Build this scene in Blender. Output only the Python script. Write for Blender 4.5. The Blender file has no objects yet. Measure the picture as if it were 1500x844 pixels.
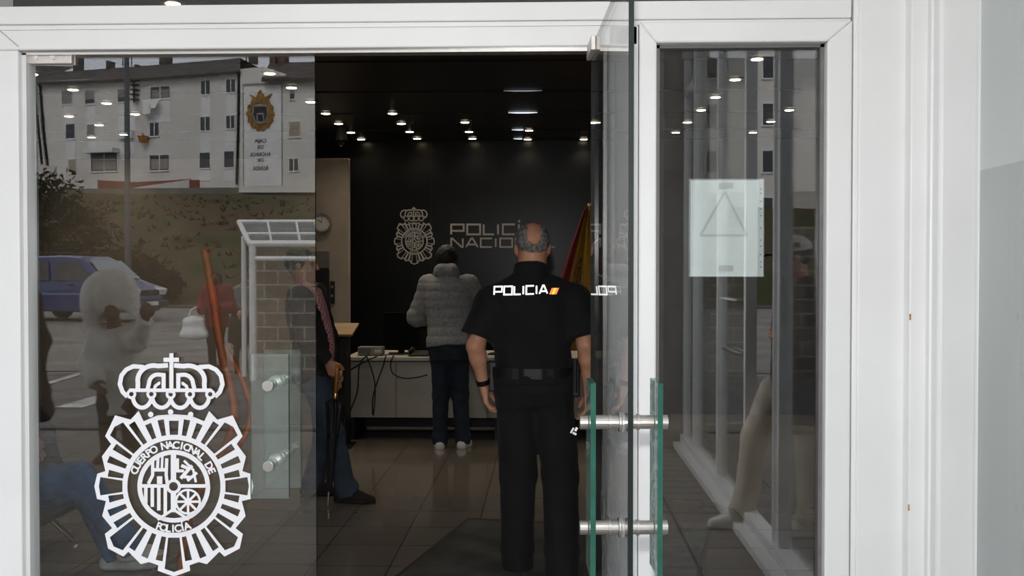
import bpy, math, random
import numpy as np
from mathutils import Vector, Matrix, noise, geometry
from mathutils.bvhtree import BVHTree

random.seed(7)
C = bpy.context.scene.collection
SC = bpy.context.scene
PI = math.pi

# ------------------------------------------------------------------ camera
FPX = 1500.0
EYE = 1.56
cam_d = bpy.data.cameras.new('camera')
cam = bpy.data.objects.new('camera', cam_d)
C.objects.link(cam)
cam_d.sensor_width = 36.0
cam_d.lens = 36.0
cam_d.clip_end = 600
YAW, PITCH = math.atan(50 / FPX), -math.atan(27 / FPX)
cam.location = (0, 0, EYE)
cam.rotation_euler = (PI / 2 + PITCH, 0, YAW)
SC.camera = cam
CR = Matrix.Rotation(YAW, 3, 'Z') @ Matrix.Rotation(PI / 2 + PITCH, 3, 'X')
CO = Vector((0, 0, EYE))
YG = 3.18                       # plane of the glass front

# ------------------------------------------------------------------ world, sun, flash, exposure
w = bpy.data.worlds.new('overcast_sky')
SC.world = w
w.use_nodes = True
wn = w.node_tree.nodes
wn['Background'].inputs['Color'].default_value = (0.93, 0.97, 1.06, 1)
wn['Background'].inputs['Strength'].default_value = 2.15
sun_d = bpy.data.lights.new('hazy_sun', 'SUN')
sun_d.energy = 2.6
sun_d.angle = math.radians(25)
sun_d.color = (1, 0.96, 0.9)
sun = bpy.data.objects.new('hazy_sun', sun_d)
C.objects.link(sun)
sun.rotation_euler = (math.radians(-48), 0, math.radians(15))   # shines from behind the station onto the street
fl_d = bpy.data.lights.new('camera_flash', 'POINT')
fl_d.energy = 120
fl_d.shadow_soft_size = 0.03
fl = bpy.data.objects.new('camera_flash', fl_d)
C.objects.link(fl)
fl.location = (-0.03, -0.05, 1.74)
SC.view_settings.view_transform = 'Standard'
SC.view_settings.look = 'None'
SC.view_settings.gamma = 1.0
SC.view_settings.use_curve_mapping = False
SC.view_settings.exposure = 0.32
SC.cycles.transparent_max_bounces = 24
SC.cycles.max_bounces = 12
SC.cycles.glossy_bounces = 6
SC.cycles.sample_clamp_indirect = 6.0
SC.cycles.caustics_reflective = False

# ------------------------------------------------------------------ pixel helpers
def ray(x, y):
    return CR @ Vector(((x - 750) / FPX, -(y - 422) / FPX, -1))
def at_y(x, y, Y):
    d = ray(x, y)
    return CO + d * (Y / d.y)
def at_z(x, y, h):
    d = ray(x, y)
    return CO + d * ((h - EYE) / d.z)
def mirror(p):
    return Vector((p.x, 2 * YG - p.y, p.z))
def at_m(x, y, Yv):             # a point of the street seen in the glass at depth Yv
    return mirror(at_y(x, y, Yv))

# ------------------------------------------------------------------ objects
def tag(o, label, cat, group=None, kind=None):
    o['label'] = label
    o['category'] = cat
    if group: o['group'] = group
    if kind: o['kind'] = kind
    return o
def thing(name, label, cat, loc=(0, 0, 0), rz=0.0, group=None, kind=None):
    o = bpy.data.objects.new(name, None)
    C.objects.link(o)
    o.empty_display_size = 0.1
    o.location = loc
    o.rotation_euler = (0, 0, rz)
    return tag(o, label, cat, group, kind)
def root_matrix(o):
    return Matrix.Translation(Vector(o.location)) @ Matrix.Rotation(o.rotation_euler.z, 4, 'Z')
def dup(root, loc, rz=None):
    r = root.copy(); C.objects.link(r); r.location = loc
    if rz is not None: r.rotation_euler = (0, 0, rz)
    for ch in list(root.children):
        c = ch.copy(); C.objects.link(c); c.parent = r
        for g in list(ch.children):
            d = g.copy(); C.objects.link(d); d.parent = c
    return r

class MB:
    def __init__(s):
        s.v, s.f, s.m = [], [], []
    def add(s, vs, fs, mi=0):
        n = len(s.v)
        s.v.extend([tuple(v) for v in vs])
        s.f.extend([tuple(i + n for i in f) for f in fs])
        s.m.extend([mi] * len(fs))
        return s
    def box(s, a, b, mi=0):
        x0, y0, z0 = [min(p, q) for p, q in zip(a, b)]
        x1, y1, z1 = [max(p, q) for p, q in zip(a, b)]
        return s.add([(x0, y0, z0), (x1, y0, z0), (x1, y1, z0), (x0, y1, z0), (x0, y0, z1), (x1, y0, z1), (x1, y1, z1), (x0, y1, z1)],
                     [(0, 3, 2, 1), (4, 5, 6, 7), (0, 1, 5, 4), (1, 2, 6, 5), (2, 3, 7, 6), (3, 0, 4, 7)], mi)
    def obox(s, c, size, R=None, mi=0):
        R = R or Matrix.Identity(3)
        c = Vector(c); h = Vector(size) / 2
        vs = [c + R @ Vector((sx * h.x, sy * h.y, sz * h.z)) for sz in (-1, 1) for sx, sy in ((-1, -1), (1, -1), (1, 1), (-1, 1))]
        return s.add(vs, [(0, 3, 2, 1), (4, 5, 6, 7), (0, 1, 5, 4), (1, 2, 6, 5), (2, 3, 7, 6), (3, 0, 4, 7)], mi)
    def tube(s, path, r, seg=10, mi=0, cap=True):
        path = [Vector(p) for p in path]
        n = len(path)
        rs = list(r) if hasattr(r, '__len__') else [r] * n
        vs, fs = [], []
        t = (path[1] - path[0]).normalized()
        u = t.orthogonal().normalized()
        for i, p in enumerate(path):
            if i == 0: t2 = (path[1] - path[0])
            elif i == n - 1: t2 = (path[-1] - path[-2])
            else: t2 = (path[i + 1] - path[i - 1])
            t2.normalize()
            u = (u - t2 * u.dot(t2)).normalized()
            v = t2.cross(u)
            for k in range(seg):
                a = 2 * PI * k / seg
                vs.append(p + (u * math.cos(a) + v * math.sin(a)) * rs[i])
        for i in range(n - 1):
            for k in range(seg):
                a, b = i * seg + k, i * seg + (k + 1) % seg
                fs.append((a, b, b + seg, a + seg))
        if cap:
            fs.append(tuple(range(seg))[::-1])
            fs.append(tuple((n - 1) * seg + k for k in range(seg)))
        return s.add(vs, fs, mi)
    def prism(s, poly, h0, h1, f, mi=0):
        """poly: 2-D loop; f(u, v, h) -> point"""
        n = len(poly)
        vs = [f(u, v, h0) for u, v in poly] + [f(u, v, h1) for u, v in poly]
        fs = [tuple(range(n))[::-1], tuple(range(n, 2 * n))] + [(i, (i + 1) % n, n + (i + 1) % n, n + i) for i in range(n)]
        return s.add(vs, fs, mi)
    def grid(s, nu, nv, f, mi=0):
        vs = [f(i / nu, j / nv) for j in range(nv + 1) for i in range(nu + 1)]
        fs = [(j * (nu + 1) + i, j * (nu + 1) + i + 1, (j + 1) * (nu + 1) + i + 1, (j + 1) * (nu + 1) + i) for j in range(nv) for i in range(nu)]
        return s.add(vs, fs, mi)
    def build(s, name, mats, parent=None, world=True, smooth=False, bevel=0.0, seg=2, subsurf=0, solid=0.0):
        if parent is not None and world:
            top = parent
            while top.parent is not None: top = top.parent
            Mi = root_matrix(top).inverted()
            s.v = [tuple(Mi @ Vector(v)) for v in s.v]
        me = bpy.data.meshes.new(name)
        me.from_pydata(s.v, [], s.f)
        mats = mats if isinstance(mats, (list, tuple)) else [mats]
        for m in mats: me.materials.append(m)
        if len(mats) > 1: me.polygons.foreach_set('material_index', s.m)
        if smooth: me.polygons.foreach_set('use_smooth', [True] * len(me.polygons))
        me.update()
        o = bpy.data.objects.new(name, me)
        C.objects.link(o)
        if parent is not None:
            o.parent = parent
        if solid:
            md = o.modifiers.new('thickness', 'SOLIDIFY'); md.thickness = solid; md.offset = 0
        if bevel:
            md = o.modifiers.new('edge', 'BEVEL'); md.width = bevel; md.segments = seg; md.limit_method = 'ANGLE'; md.angle_limit = math.radians(40)
        if subsurf:
            md = o.modifiers.new('smooth', 'SUBSURF'); md.levels = subsurf; md.render_levels = subsurf
        return o

# ------------------------------------------------------------------ materials
def lin(c):
    if isinstance(c, str):
        c = c.lstrip('#')
        c = [int(c[i:i + 2], 16) / 255 for i in (0, 2, 4)]
        return tuple(((x + 0.055) / 1.055) ** 2.4 if x > 0.04045 else x / 12.92 for x in c)
    return tuple(c)
def new_mat(name):
    m = bpy.data.materials.new(name); m.use_nodes = True
    return m, m.node_tree, m.node_tree.nodes, m.node_tree.links
def mat(name, col, rough=0.5, metal=0.0, var=0.06, scale=8.0, bump=0.0, bscale=60.0, spec=0.5, col2=None, stretch=(1, 1, 1), sheen=0.0, coat=0.0, vmin=0.35, vmax=0.65):
    m, t, n, l = new_mat(name)
    b = n['Principled BSDF']
    c1 = lin(col)
    c2 = lin(col2) if col2 else tuple(x * (1 - var * 2.2) for x in c1)
    c1 = c1 if col2 else tuple(min(1, x * (1 + var)) for x in c1)
    tc = n.new('ShaderNodeTexCoord'); mp = n.new('ShaderNodeMapping'); mp.inputs['Scale'].default_value = stretch
    l.new(tc.outputs['Object'], mp.inputs['Vector'])
    nz = n.new('ShaderNodeTexNoise'); nz.inputs['Scale'].default_value = scale; nz.inputs['Detail'].default_value = 4
    l.new(mp.outputs['Vector'], nz.inputs['Vector'])
    rp = n.new('ShaderNodeMapRange'); rp.inputs['From Min'].default_value = vmin; rp.inputs['From Max'].default_value = vmax
    l.new(nz.outputs['Fac'], rp.inputs['Value'])
    mx = n.new('ShaderNodeMix'); mx.data_type = 'RGBA'
    mx.inputs['A'].default_value = (*c2, 1); mx.inputs['B'].default_value = (*c1, 1)
    l.new(rp.outputs['Result'], mx.inputs['Factor'])
    l.new(mx.outputs['Result'], b.inputs['Base Color'])
    b.inputs['Roughness'].default_value = rough
    b.inputs['Metallic'].default_value = metal
    b.inputs['Specular IOR Level'].default_value = spec
    if sheen: b.inputs['Sheen Weight'].default_value = sheen
    if coat: b.inputs['Coat Weight'].default_value = coat
    if bump:
        bn = n.new('ShaderNodeTexNoise'); bn.inputs['Scale'].default_value = bscale; bn.inputs['Detail'].default_value = 3
        l.new(mp.outputs['Vector'], bn.inputs['Vector'])
        bp = n.new('ShaderNodeBump'); bp.inputs['Strength'].default_value = bump; bp.inputs['Distance'].default_value = 0.01
        l.new(bn.outputs['Fac'], bp.inputs['Height']); l.new(bp.outputs['Normal'], b.inputs['Normal'])
    return m
def glass(name, r0=0.045, tint=(0.93, 0.96, 0.95), rough=0.0, haze=0.0, hcol=(0.75, 0.8, 0.79)):
    m, t, n, l = new_mat(name)
    n.remove(n['Principled BSDF'])
    g = n.new('ShaderNodeNewGeometry')
    dt = n.new('ShaderNodeVectorMath'); dt.operation = 'DOT_PRODUCT'
    l.new(g.outputs['Normal'], dt.inputs[0]); l.new(g.outputs['Incoming'], dt.inputs[1])
    ab = n.new('ShaderNodeMath'); ab.operation = 'ABSOLUTE'; l.new(dt.outputs['Value'], ab.inputs[0])
    om = n.new('ShaderNodeMath'); om.operation = 'SUBTRACT'; om.inputs[0].default_value = 1.0; l.new(ab.outputs[0], om.inputs[1])
    pw = n.new('ShaderNodeMath'); pw.operation = 'POWER'; pw.inputs[1].default_value = 6.3; l.new(om.outputs[0], pw.inputs[0])
    ma = n.new('ShaderNodeMath'); ma.operation = 'MULTIPLY_ADD'; ma.inputs[1].default_value = 1 - r0; ma.inputs[2].default_value = r0; l.new(pw.outputs[0], ma.inputs[0])
    tr = n.new('ShaderNodeBsdfTransparent'); tr.inputs['Color'].default_value = (*tint, 1)
    gl = n.new('ShaderNodeBsdfGlossy'); gl.inputs['Roughness'].default_value = rough; gl.inputs['Color'].default_value = (1, 1, 1, 1)
    mx = n.new('ShaderNodeMixShader'); l.new(ma.outputs[0], mx.inputs[0]); l.new(tr.outputs[0], mx.inputs[1]); l.new(gl.outputs[0], mx.inputs[2])
    out = mx
    if haze:
        df = n.new('ShaderNodeBsdfDiffuse'); df.inputs['Color'].default_value = (*hcol, 1)
        m2 = n.new('ShaderNodeMixShader'); m2.inputs[0].default_value = haze
        l.new(mx.outputs[0], m2.inputs[1]); l.new(df.outputs[0], m2.inputs[2]); out = m2
    l.new(out.outputs[0], n['Material Output'].inputs['Surface'])
    return m
def tiles(name, c1, c2, mortar, bw, bh, msize=0.01, offset=0.0, rough=0.3, coords='Object', rot=(0, 0, 0), spec=0.5, bump=0.2, nvar=0.3):
    m, t, n, l = new_mat(name)
    b = n['Principled BSDF']
    tc = n.new('ShaderNodeTexCoord'); mp = n.new('ShaderNodeMapping'); mp.inputs['Rotation'].default_value = rot
    l.new(tc.outputs[coords], mp.inputs['Vector'])
    br = n.new('ShaderNodeTexBrick'); br.offset = offset; br.squash = 1.0
    br.inputs['Color1'].default_value = (*lin(c1), 1); br.inputs['Color2'].default_value = (*lin(c2), 1); br.inputs['Mortar'].default_value = (*lin(mortar), 1)
    br.inputs['Scale'].default_value = 1.0; br.inputs['Mortar Size'].default_value = msize
    br.inputs['Brick Width'].default_value = bw; br.inputs['Row Height'].default_value = bh
    l.new(mp.outputs['Vector'], br.inputs['Vector'])
    nz = n.new('ShaderNodeTexNoise'); nz.inputs['Scale'].default_value = 5; nz.inputs['Detail'].default_value = 5
    l.new(tc.outputs[coords], nz.inputs['Vector'])
    mx = n.new('ShaderNodeMix'); mx.data_type = 'RGBA'; mx.blend_type = 'MULTIPLY'; mx.inputs['Factor'].default_value = nvar
    l.new(br.outputs['Color'], mx.inputs['A']); l.new(nz.outputs['Color'], mx.inputs['B'])
    l.new(mx.outputs['Result'], b.inputs['Base Color'])
    b.inputs['Roughness'].default_value = rough; b.inputs['Specular IOR Level'].default_value = spec
    bp = n.new('ShaderNodeBump'); bp.inputs['Strength'].default_value = bump; bp.inputs['Distance'].default_value = 0.004; bp.invert = True
    l.new(br.outputs['Fac'], bp.inputs['Height']); l.new(bp.outputs['Normal'], b.inputs['Normal'])
    return m
def emit(name, col, strength):
    m, t, n, l = new_mat(name)
    n.remove(n['Principled BSDF'])
    e = n.new('ShaderNodeEmission'); e.inputs['Color'].default_value = (*col, 1); e.inputs['Strength'].default_value = strength
    l.new(e.outputs[0], n['Material Output'].inputs['Surface'])
    return m

M = {}
M['frame'] = mat('white_aluminium', (0.82, 0.82, 0.81), 0.35, var=0.015, scale=3, bump=0.02, bscale=200)
M['glass'] = glass('door_glass', 0.060, (0.972, 0.98, 0.977))
M['plate'] = glass('handle_glass', 0.055, (0.90, 0.95, 0.93), haze=0.05)
M['edge'] = mat('glass_edge_green', '#24584a', 0.15, var=0.1, scale=12)
M['edge_dark'] = mat('glass_edge_dark', '#15201e', 0.2, var=0.1, scale=12)
M['steel'] = mat('brushed_steel', (0.62, 0.60, 0.57), 0.3, 1.0, 0.05, 40, stretch=(1, 1, 12))
M['clamp'] = mat('satin_clamp', (0.72, 0.67, 0.62), 0.45, 0.7, 0.04, 30)
M['vinyl'] = mat('white_vinyl', (0.86, 0.86, 0.88), 0.55, var=0.01, scale=6)
M['black_wall'] = mat('black_gloss_panel', (0.0035, 0.0035, 0.004), 0.28, var=0.15, scale=2, spec=0.20, bump=0.01, bscale=30)
M['dark_ceiling'] = mat('dark_metal_ceiling', (0.022, 0.022, 0.023), 0.42, 0.0, 0.15, 3, spec=0.5)
M['lip'] = mat('dark_lip', (0.016, 0.016, 0.017), 0.5, 0.0, 0.05, 3, spec=.2)
M['matte_black'] = mat('matte_black', (0.004, 0.004, 0.0045), 0.9, var=0.1, scale=20, spec=.08)
M['dark_wall'] = mat('dark_plaster', (0.05, 0.048, 0.046), 0.8, var=0.1, scale=3)
M['beige'] = mat('beige_plaster', '#8d8277', 0.85, var=0.06, scale=5, bump=0.05, bscale=120)
M['floor'] = tiles('polished_stone_tile', '#7d766f', '#746d66', '#4a4540', 0.41, 0.41, 0.004, rough=0.11, nvar=0.25, bump=0.08)
M['pave'] = tiles('pavement_tile', '#8b8680', '#7d7872', '#45413d', 0.40, 0.20, 0.008, rough=0.75, nvar=0.35)
M['black'] = mat('black_plastic', (0.007, 0.007, 0.008), 0.5, var=0.1, scale=20, spec=.3)
M['grey_plastic'] = mat('grey_plastic', '#6f6d6a', 0.5, var=0.06, scale=20)
M['silver'] = mat('silver_sign', (0.29, 0.275, 0.26), 0.6, 0.2, 0.06, 10)
M['desk_panel'] = mat('pale_desk_panel', '#9c958b', 0.45, var=0.05, scale=4)
M['desk_top'] = mat('pale_desk_top', '#b0aaa0', 0.4, var=0.04, scale=4)
M['wood'] = mat('light_wood', '#94744c', 0.5, var=0.15, scale=6, stretch=(1, 8, 1))
M['cane'] = mat('amber_wood_handle', '#a86a22', 0.25, var=0.2, scale=12, coat=0.5)
M['gold'] = mat('gold_ferrule', (0.8, 0.55, 0.2), 0.3, 1.0, 0.05, 20)

# ------------------------------------------------------------------ soft bodies: signed distances meshed by surface nets
def n_(v):
    v = np.asarray(v, float); return v / (np.linalg.norm(v) + 1e-9)
class Sdf:
    def __init__(s): s.ops = []; s.lo = []; s.hi = []
    def put(s, fn, lo, hi, k, mode='u'):
        s.ops.append((fn, np.asarray(lo, float), np.asarray(hi, float), k, mode))
        if mode == 'u': s.lo.append(lo); s.hi.append(hi)
        return s
    def cone(s, a, b, r1, r2, k=0.02, clip=None, mode='u', flat=None):
        """tapered limb a-b; clip=t cuts it square at fraction t; flat=(axis, ratio) squashes it"""
        a = np.asarray(a, float); b = np.asarray(b, float); ab = b - a; L2 = max(float(ab @ ab), 1e-9); L = math.sqrt(L2)
        def fn(x, y, z):
            px, py, pz = x - a[0], y - a[1], z - a[2]
            t0 = (px * ab[0] + py * ab[1] + pz * ab[2]) / L2
            t = np.clip(t0, 0, 1)
            qx, qy, qz = px - t * ab[0], py - t * ab[1], pz - t * ab[2]
            if flat is not None:
                ax, ratio = flat
                ax = n_(ax); q = (qx * ax[0] + qy * ax[1] + qz * ax[2]) * (1 / ratio - 1)
                qx, qy, qz = qx + q * ax[0], qy + q * ax[1], qz + q * ax[2]
            d = np.sqrt(qx * qx + qy * qy + qz * qz) - (r1 + (r2 - r1) * t)
            if clip is not None: d = np.maximum(d, (t0 - clip) * L)
            return d
        r = max(r1, r2)
        return s.put(fn, np.minimum(a, b) - r, np.maximum(a, b) + r, k, mode)
    def chain(s, pts, rs, k=0.02, **kw):
        for i in range(len(pts) - 1): s.cone(pts[i], pts[i + 1], rs[i], rs[i + 1], k, **kw)
        return s
    def ell(s, c, r, k=0.02, R=None, mode='u'):
        c = np.asarray(c, float); r = np.asarray(r, float); R = np.eye(3) if R is None else np.asarray(R, float)
        def fn(x, y, z):
            p = [x - c[0], y - c[1], z - c[2]]
            q = [p[0] * R[0, i] + p[1] * R[1, i] + p[2] * R[2, i] for i in range(3)]
            k0 = np.sqrt(sum((q[i] / r[i]) ** 2 for i in range(3))); k1 = np.sqrt(sum((q[i] / r[i] ** 2) ** 2 for i in range(3)))
            return k0 * (k0 - 1) / np.maximum(k1, 1e-6)
        m = np.abs(R) @ r
        return s.put(fn, c - m, c + m, k, mode)
    def loft(s, O, R, secs, k=0.03, p=2.0):
        """R columns: side, front, up; secs: (h, cside, cfront, rside, rfront)"""
        O = np.asarray(O, float); R = np.asarray(R, float); S = np.asarray(secs, float)
        S = S[np.argsort(S[:, 0])]
        def fn(x, y, z):
            q = [(x - O[0]) * R[0, i] + (y - O[1]) * R[1, i] + (z - O[2]) * R[2, i] for i in range(3)]
            u, v, h = np.broadcast_arrays(*q)
            hc = np.clip(h, S[0, 0], S[-1, 0])
            cu, cv, ru, rv = [np.interp(hc, S[:, 0], S[:, i]) for i in (1, 2, 3, 4)]
            g = (np.abs((u - cu) / ru) ** p + np.abs((v - cv) / rv) ** p) ** (1 / p)
            d = (g - 1) * np.minimum(ru, rv)
            return np.maximum(d, np.maximum(h - S[-1, 0], S[0, 0] - h))
        m = max(S[:, 3].max() + np.abs(S[:, 1]).max(), S[:, 4].max() + np.abs(S[:, 2]).max())
        cs = [O + R[:, 2] * S[0, 0], O + R[:, 2] * S[-1, 0]]
        return s.put(fn, np.minimum(*cs) - m, np.maximum(*cs) + m, k)
    def half(s, p, nrm):
        """keep what lies behind the plane"""
        p = np.asarray(p, float); nn = n_(nrm)
        return s.put(lambda x, y, z: (x - p[0]) * nn[0] + (y - p[1]) * nn[1] + (z - p[2]) * nn[2], p, p, 0, 'i')
    def mesh(s, res, pad=None):
        pad = pad or 3 * res
        lo = np.min(s.lo, axis=0) - pad; hi = np.max(s.hi, axis=0) + pad
        n = np.ceil((hi - lo) / res).astype(int) + 1
        ax = [lo[i] + res * np.arange(n[i]) for i in range(3)]
        D = np.full(n, 1.0)
        for fn, a, b, k, mode in s.ops:
            if mode == 'i':
                D = np.maximum(D, fn(ax[0][:, None, None], ax[1][None, :, None], ax[2][None, None, :])); continue
            g = k * 1.5 + 3 * res
            i0 = np.clip(np.floor((a - g - lo) / res).astype(int), 0, n); i1 = np.clip(np.ceil((b + g - lo) / res).astype(int) + 1, 0, n)
            if np.any(i1 <= i0): continue
            sl = tuple(slice(i0[i], i1[i]) for i in range(3))
            d = fn(ax[0][sl[0]][:, None, None], ax[1][sl[1]][None, :, None], ax[2][sl[2]][None, None, :])
            d = np.broadcast_to(d, D[sl].shape)
            if mode == 'u':
                h = np.maximum(k - np.abs(D[sl] - d), 0) / max(k, 1e-6)
                D[sl] = np.minimum(D[sl], d) - h * h * k * 0.25
            else:
                D[sl] = np.maximum(D[sl], -d)
        return surface_nets(D, lo, res)
def surface_nets(D, lo, res):
    ins = D < 0
    n = np.array(D.shape)
    cs = [(i, j, k) for i in (0, 1) for j in (0, 1) for k in (0, 1)]
    sub = lambda A, c: A[c[0]:n[0] - 1 + c[0], c[1]:n[1] - 1 + c[1], c[2]:n[2] - 1 + c[2]]
    cnt = sum(sub(ins, c).astype(np.int8) for c in cs)
    cells = np.argwhere((cnt > 0) & (cnt < 8))
    vid = np.full(n - 1, -1, int); vid[tuple(cells.T)] = np.arange(len(cells))
    acc = np.zeros((len(cells), 3)); num = np.zeros(len(cells))
    val = {c: D[cells[:, 0] + c[0], cells[:, 1] + c[1], cells[:, 2] + c[2]] for c in cs}
    for a in cs:
        for ax in range(3):
            if a[ax]: continue
            b = list(a); b[ax] = 1; b = tuple(b)
            va, vb = val[a], val[b]
            m = (va < 0) != (vb < 0)
            t = np.where(m, va / np.where(m, va - vb, 1), 0)
            p = np.tile(np.array(a, float), (len(cells), 1)); p[:, ax] += t
            acc[m] += p[m]; num[m] += 1
    V = lo + res * (cells + acc / np.maximum(num, 1)[:, None])
    F = []
    for ax in range(3):
        u, v = (ax + 1) % 3, (ax + 2) % 3
        s0 = [slice(None)] * 3; s1 = [slice(None)] * 3; s0[ax] = slice(0, n[ax] - 1); s1[ax] = slice(1, n[ax])
        a, b = ins[tuple(s0)], ins[tuple(s1)]
        E = np.argwhere(a != b)
        E = E[(E[:, u] > 0) & (E[:, v] > 0) & (E[:, u] < n[u] - 1) & (E[:, v] < n[v] - 1)]
        fl = a[tuple(E.T)]
        q = []
        for du, dv in ((-1, -1), (0, -1), (0, 0), (-1, 0)):
            e = E.copy(); e[:, u] += du; e[:, v] += dv; q.append(vid[tuple(e.T)])
        q = np.stack(q, 1)
        q[~fl] = q[~fl][:, ::-1]
        F.append(q)
    F = np.concatenate(F)
    F = F[(F >= 0).all(1)]
    return V, F
def join(*ms):
    V, F, o = [], [], 0
    for v, f in ms:
        V.append(v); F.append(f + o); o += len(v)
    return np.concatenate(V), np.concatenate(F)
def soft(name, vf, mats, parent, disp=None):
    V, F = vf
    me = bpy.data.meshes.new(name)
    me.from_pydata(V.tolist(), [], F.tolist())
    me.polygons.foreach_set('use_smooth', [True] * len(me.polygons))
    me.update()
    if disp:
        N = [v.normal.copy() for v in me.vertices]
        for v, nn in zip(me.vertices, N):
            v.co += nn * disp(v.co, nn)
        me.update()
    for m in (mats if isinstance(mats, (list, tuple)) else [mats]): me.materials.append(m)
    o = bpy.data.objects.new(name, me); C.objects.link(o); o.parent = parent
    return o
def folds(amp, sx=7.0, sz=9.0, seed=0):
    def f(co, nn):
        q = Vector((co.x * sx + seed, co.y * sx, co.z * sz + co.x * 5))
        return amp * (noise.noise(q) + 0.5 * noise.noise(q * 2.3))
    return f
def quilt(amp, step, off=0.0):
    def f(co, nn):
        a = abs(math.sin(PI * (co.z + off + 0.006 * noise.noise(co * 9)) / step))
        return amp * (a ** 0.32 - 1) + 0.004 * noise.noise(co * 14)
    return f

# ------------------------------------------------------------------ people
def hand_mesh(wr, d, pn, th, curl=0.5, size=0.185, grip=0.0, res=0.0042):
    """wr wrist, d finger direction, pn where the palm faces, th thumb side"""
    wr = np.asarray(wr, float); d = n_(d); pn = n_(np.asarray(pn, float) - d * (np.asarray(pn, float) @ d)); th = n_(np.asarray(th, float) - d * (np.asarray(th, float) @ d) - pn * (np.asarray(th, float) @ pn))
    k = size / 0.185
    S = Sdf()
    S.cone(wr - d * 0.03 * k, wr + d * 0.03 * k, 0.029 * k, 0.030 * k, 0.02, flat=(pn, 0.75))
    offs = (0.031, 0.011, -0.010, -0.029); lens = (0.073, 0.081, 0.076, 0.059); kn = (0.094, 0.098, 0.094, 0.084)
    for o, L, kk in zip(offs, lens, kn):
        b = wr + d * kk * k + th * o * k
        S.cone(wr + d * 0.025 * k + th * o * 0.6 * k, b, 0.016 * k, 0.0125 * k, 0.012)
        ang = 0.15 + curl * 0.5; p = b
        for seg, (fr, r) in enumerate(((0.45, 0.0098), (0.30, 0.0088), (0.25, 0.0078))):
            dd = d * math.cos(ang) + pn * math.sin(ang)
            q = p + dd * L * fr * k
            S.cone(p, q, r * 1.06 * k, r * k, 0.004)
            p = q; ang += curl * (0.75 + grip)
    t0 = wr + d * 0.022 * k + th * 0.026 * k + pn * 0.006
    t1 = t0 + n_(d * 0.7 + th * 0.6 + pn * 0.35) * 0.045 * k
    t2 = t1 + n_(d * 0.85 + th * (0.15 - 0.5 * grip) + pn * (0.35 + grip)) * 0.032 * k
    t3 = t2 + n_(d * 0.9 - th * (0.1 + 0.5 * grip) + pn * (0.4 + grip)) * 0.025 * k
    S.chain([t0, t1, t2, t3], [0.017 * k, 0.0125 * k, 0.0105 * k, 0.009 * k], 0.008)
    return S.mesh(res)
def joints(H=1.75, arm=0.0):
    s = H / 1.75
    J = dict(P=(0, 0, .93), N=(0, -.015, 1.455), HD=(0, .02, 1.635))
    for sd, x in (('L', -1), ('R', 1)):
        J['S' + sd] = (x * .185, -.01, 1.405); J['E' + sd] = (x * (.235 + arm), -.03, 1.10); J['W' + sd] = (x * (.25 + arm * 1.5), .03, .845)
        J['H' + sd] = (x * .09, 0, .91); J['K' + sd] = (x * .10, .015, .50); J['A' + sd] = (x * .105, -.03, .085); J['T' + sd] = (x * .125, .13, .03)
    return {k: np.array(v, float) * s for k, v in J.items()}
def frame(J):
    up = n_(J['N'] - J['P']); sd = n_(J['SR'] - J['SL']); sd = n_(sd - up * (sd @ up)); fr = np.cross(up, sd)
    return np.stack([sd, fr, up], 1)
def torso_secs(L, s, g=0.0, bw=1.0, bd=1.0, belly=0.0, lo=-0.15, hi=1.0):
    base = [(-.22, 0, .0, .150, .105), (-.1, 0, -.008, .168, .120), (0.02, 0, -.005, .170, .120), (.25, 0, .006 + belly * .5, .152, .105 + belly), (.45, 0, .006 + belly * .4, .158, .108 + belly * .8), (.70, 0, 0, .178, .118), (.86, 0, -.01, .168, .105), (.96, 0, -.015, .115, .080), (1.04, 0, -.01, .066, .062)]
    out = []
    for t in np.linspace(lo, hi, 18):
        r = [np.interp(t, [b[0] for b in base], [b[i] for b in base]) for i in (1, 2, 3, 4)]
        out.append((t * L, r[0] * s, r[1] * s, r[2] * s * bw + g, r[3] * s * bd + g))
    return out
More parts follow.
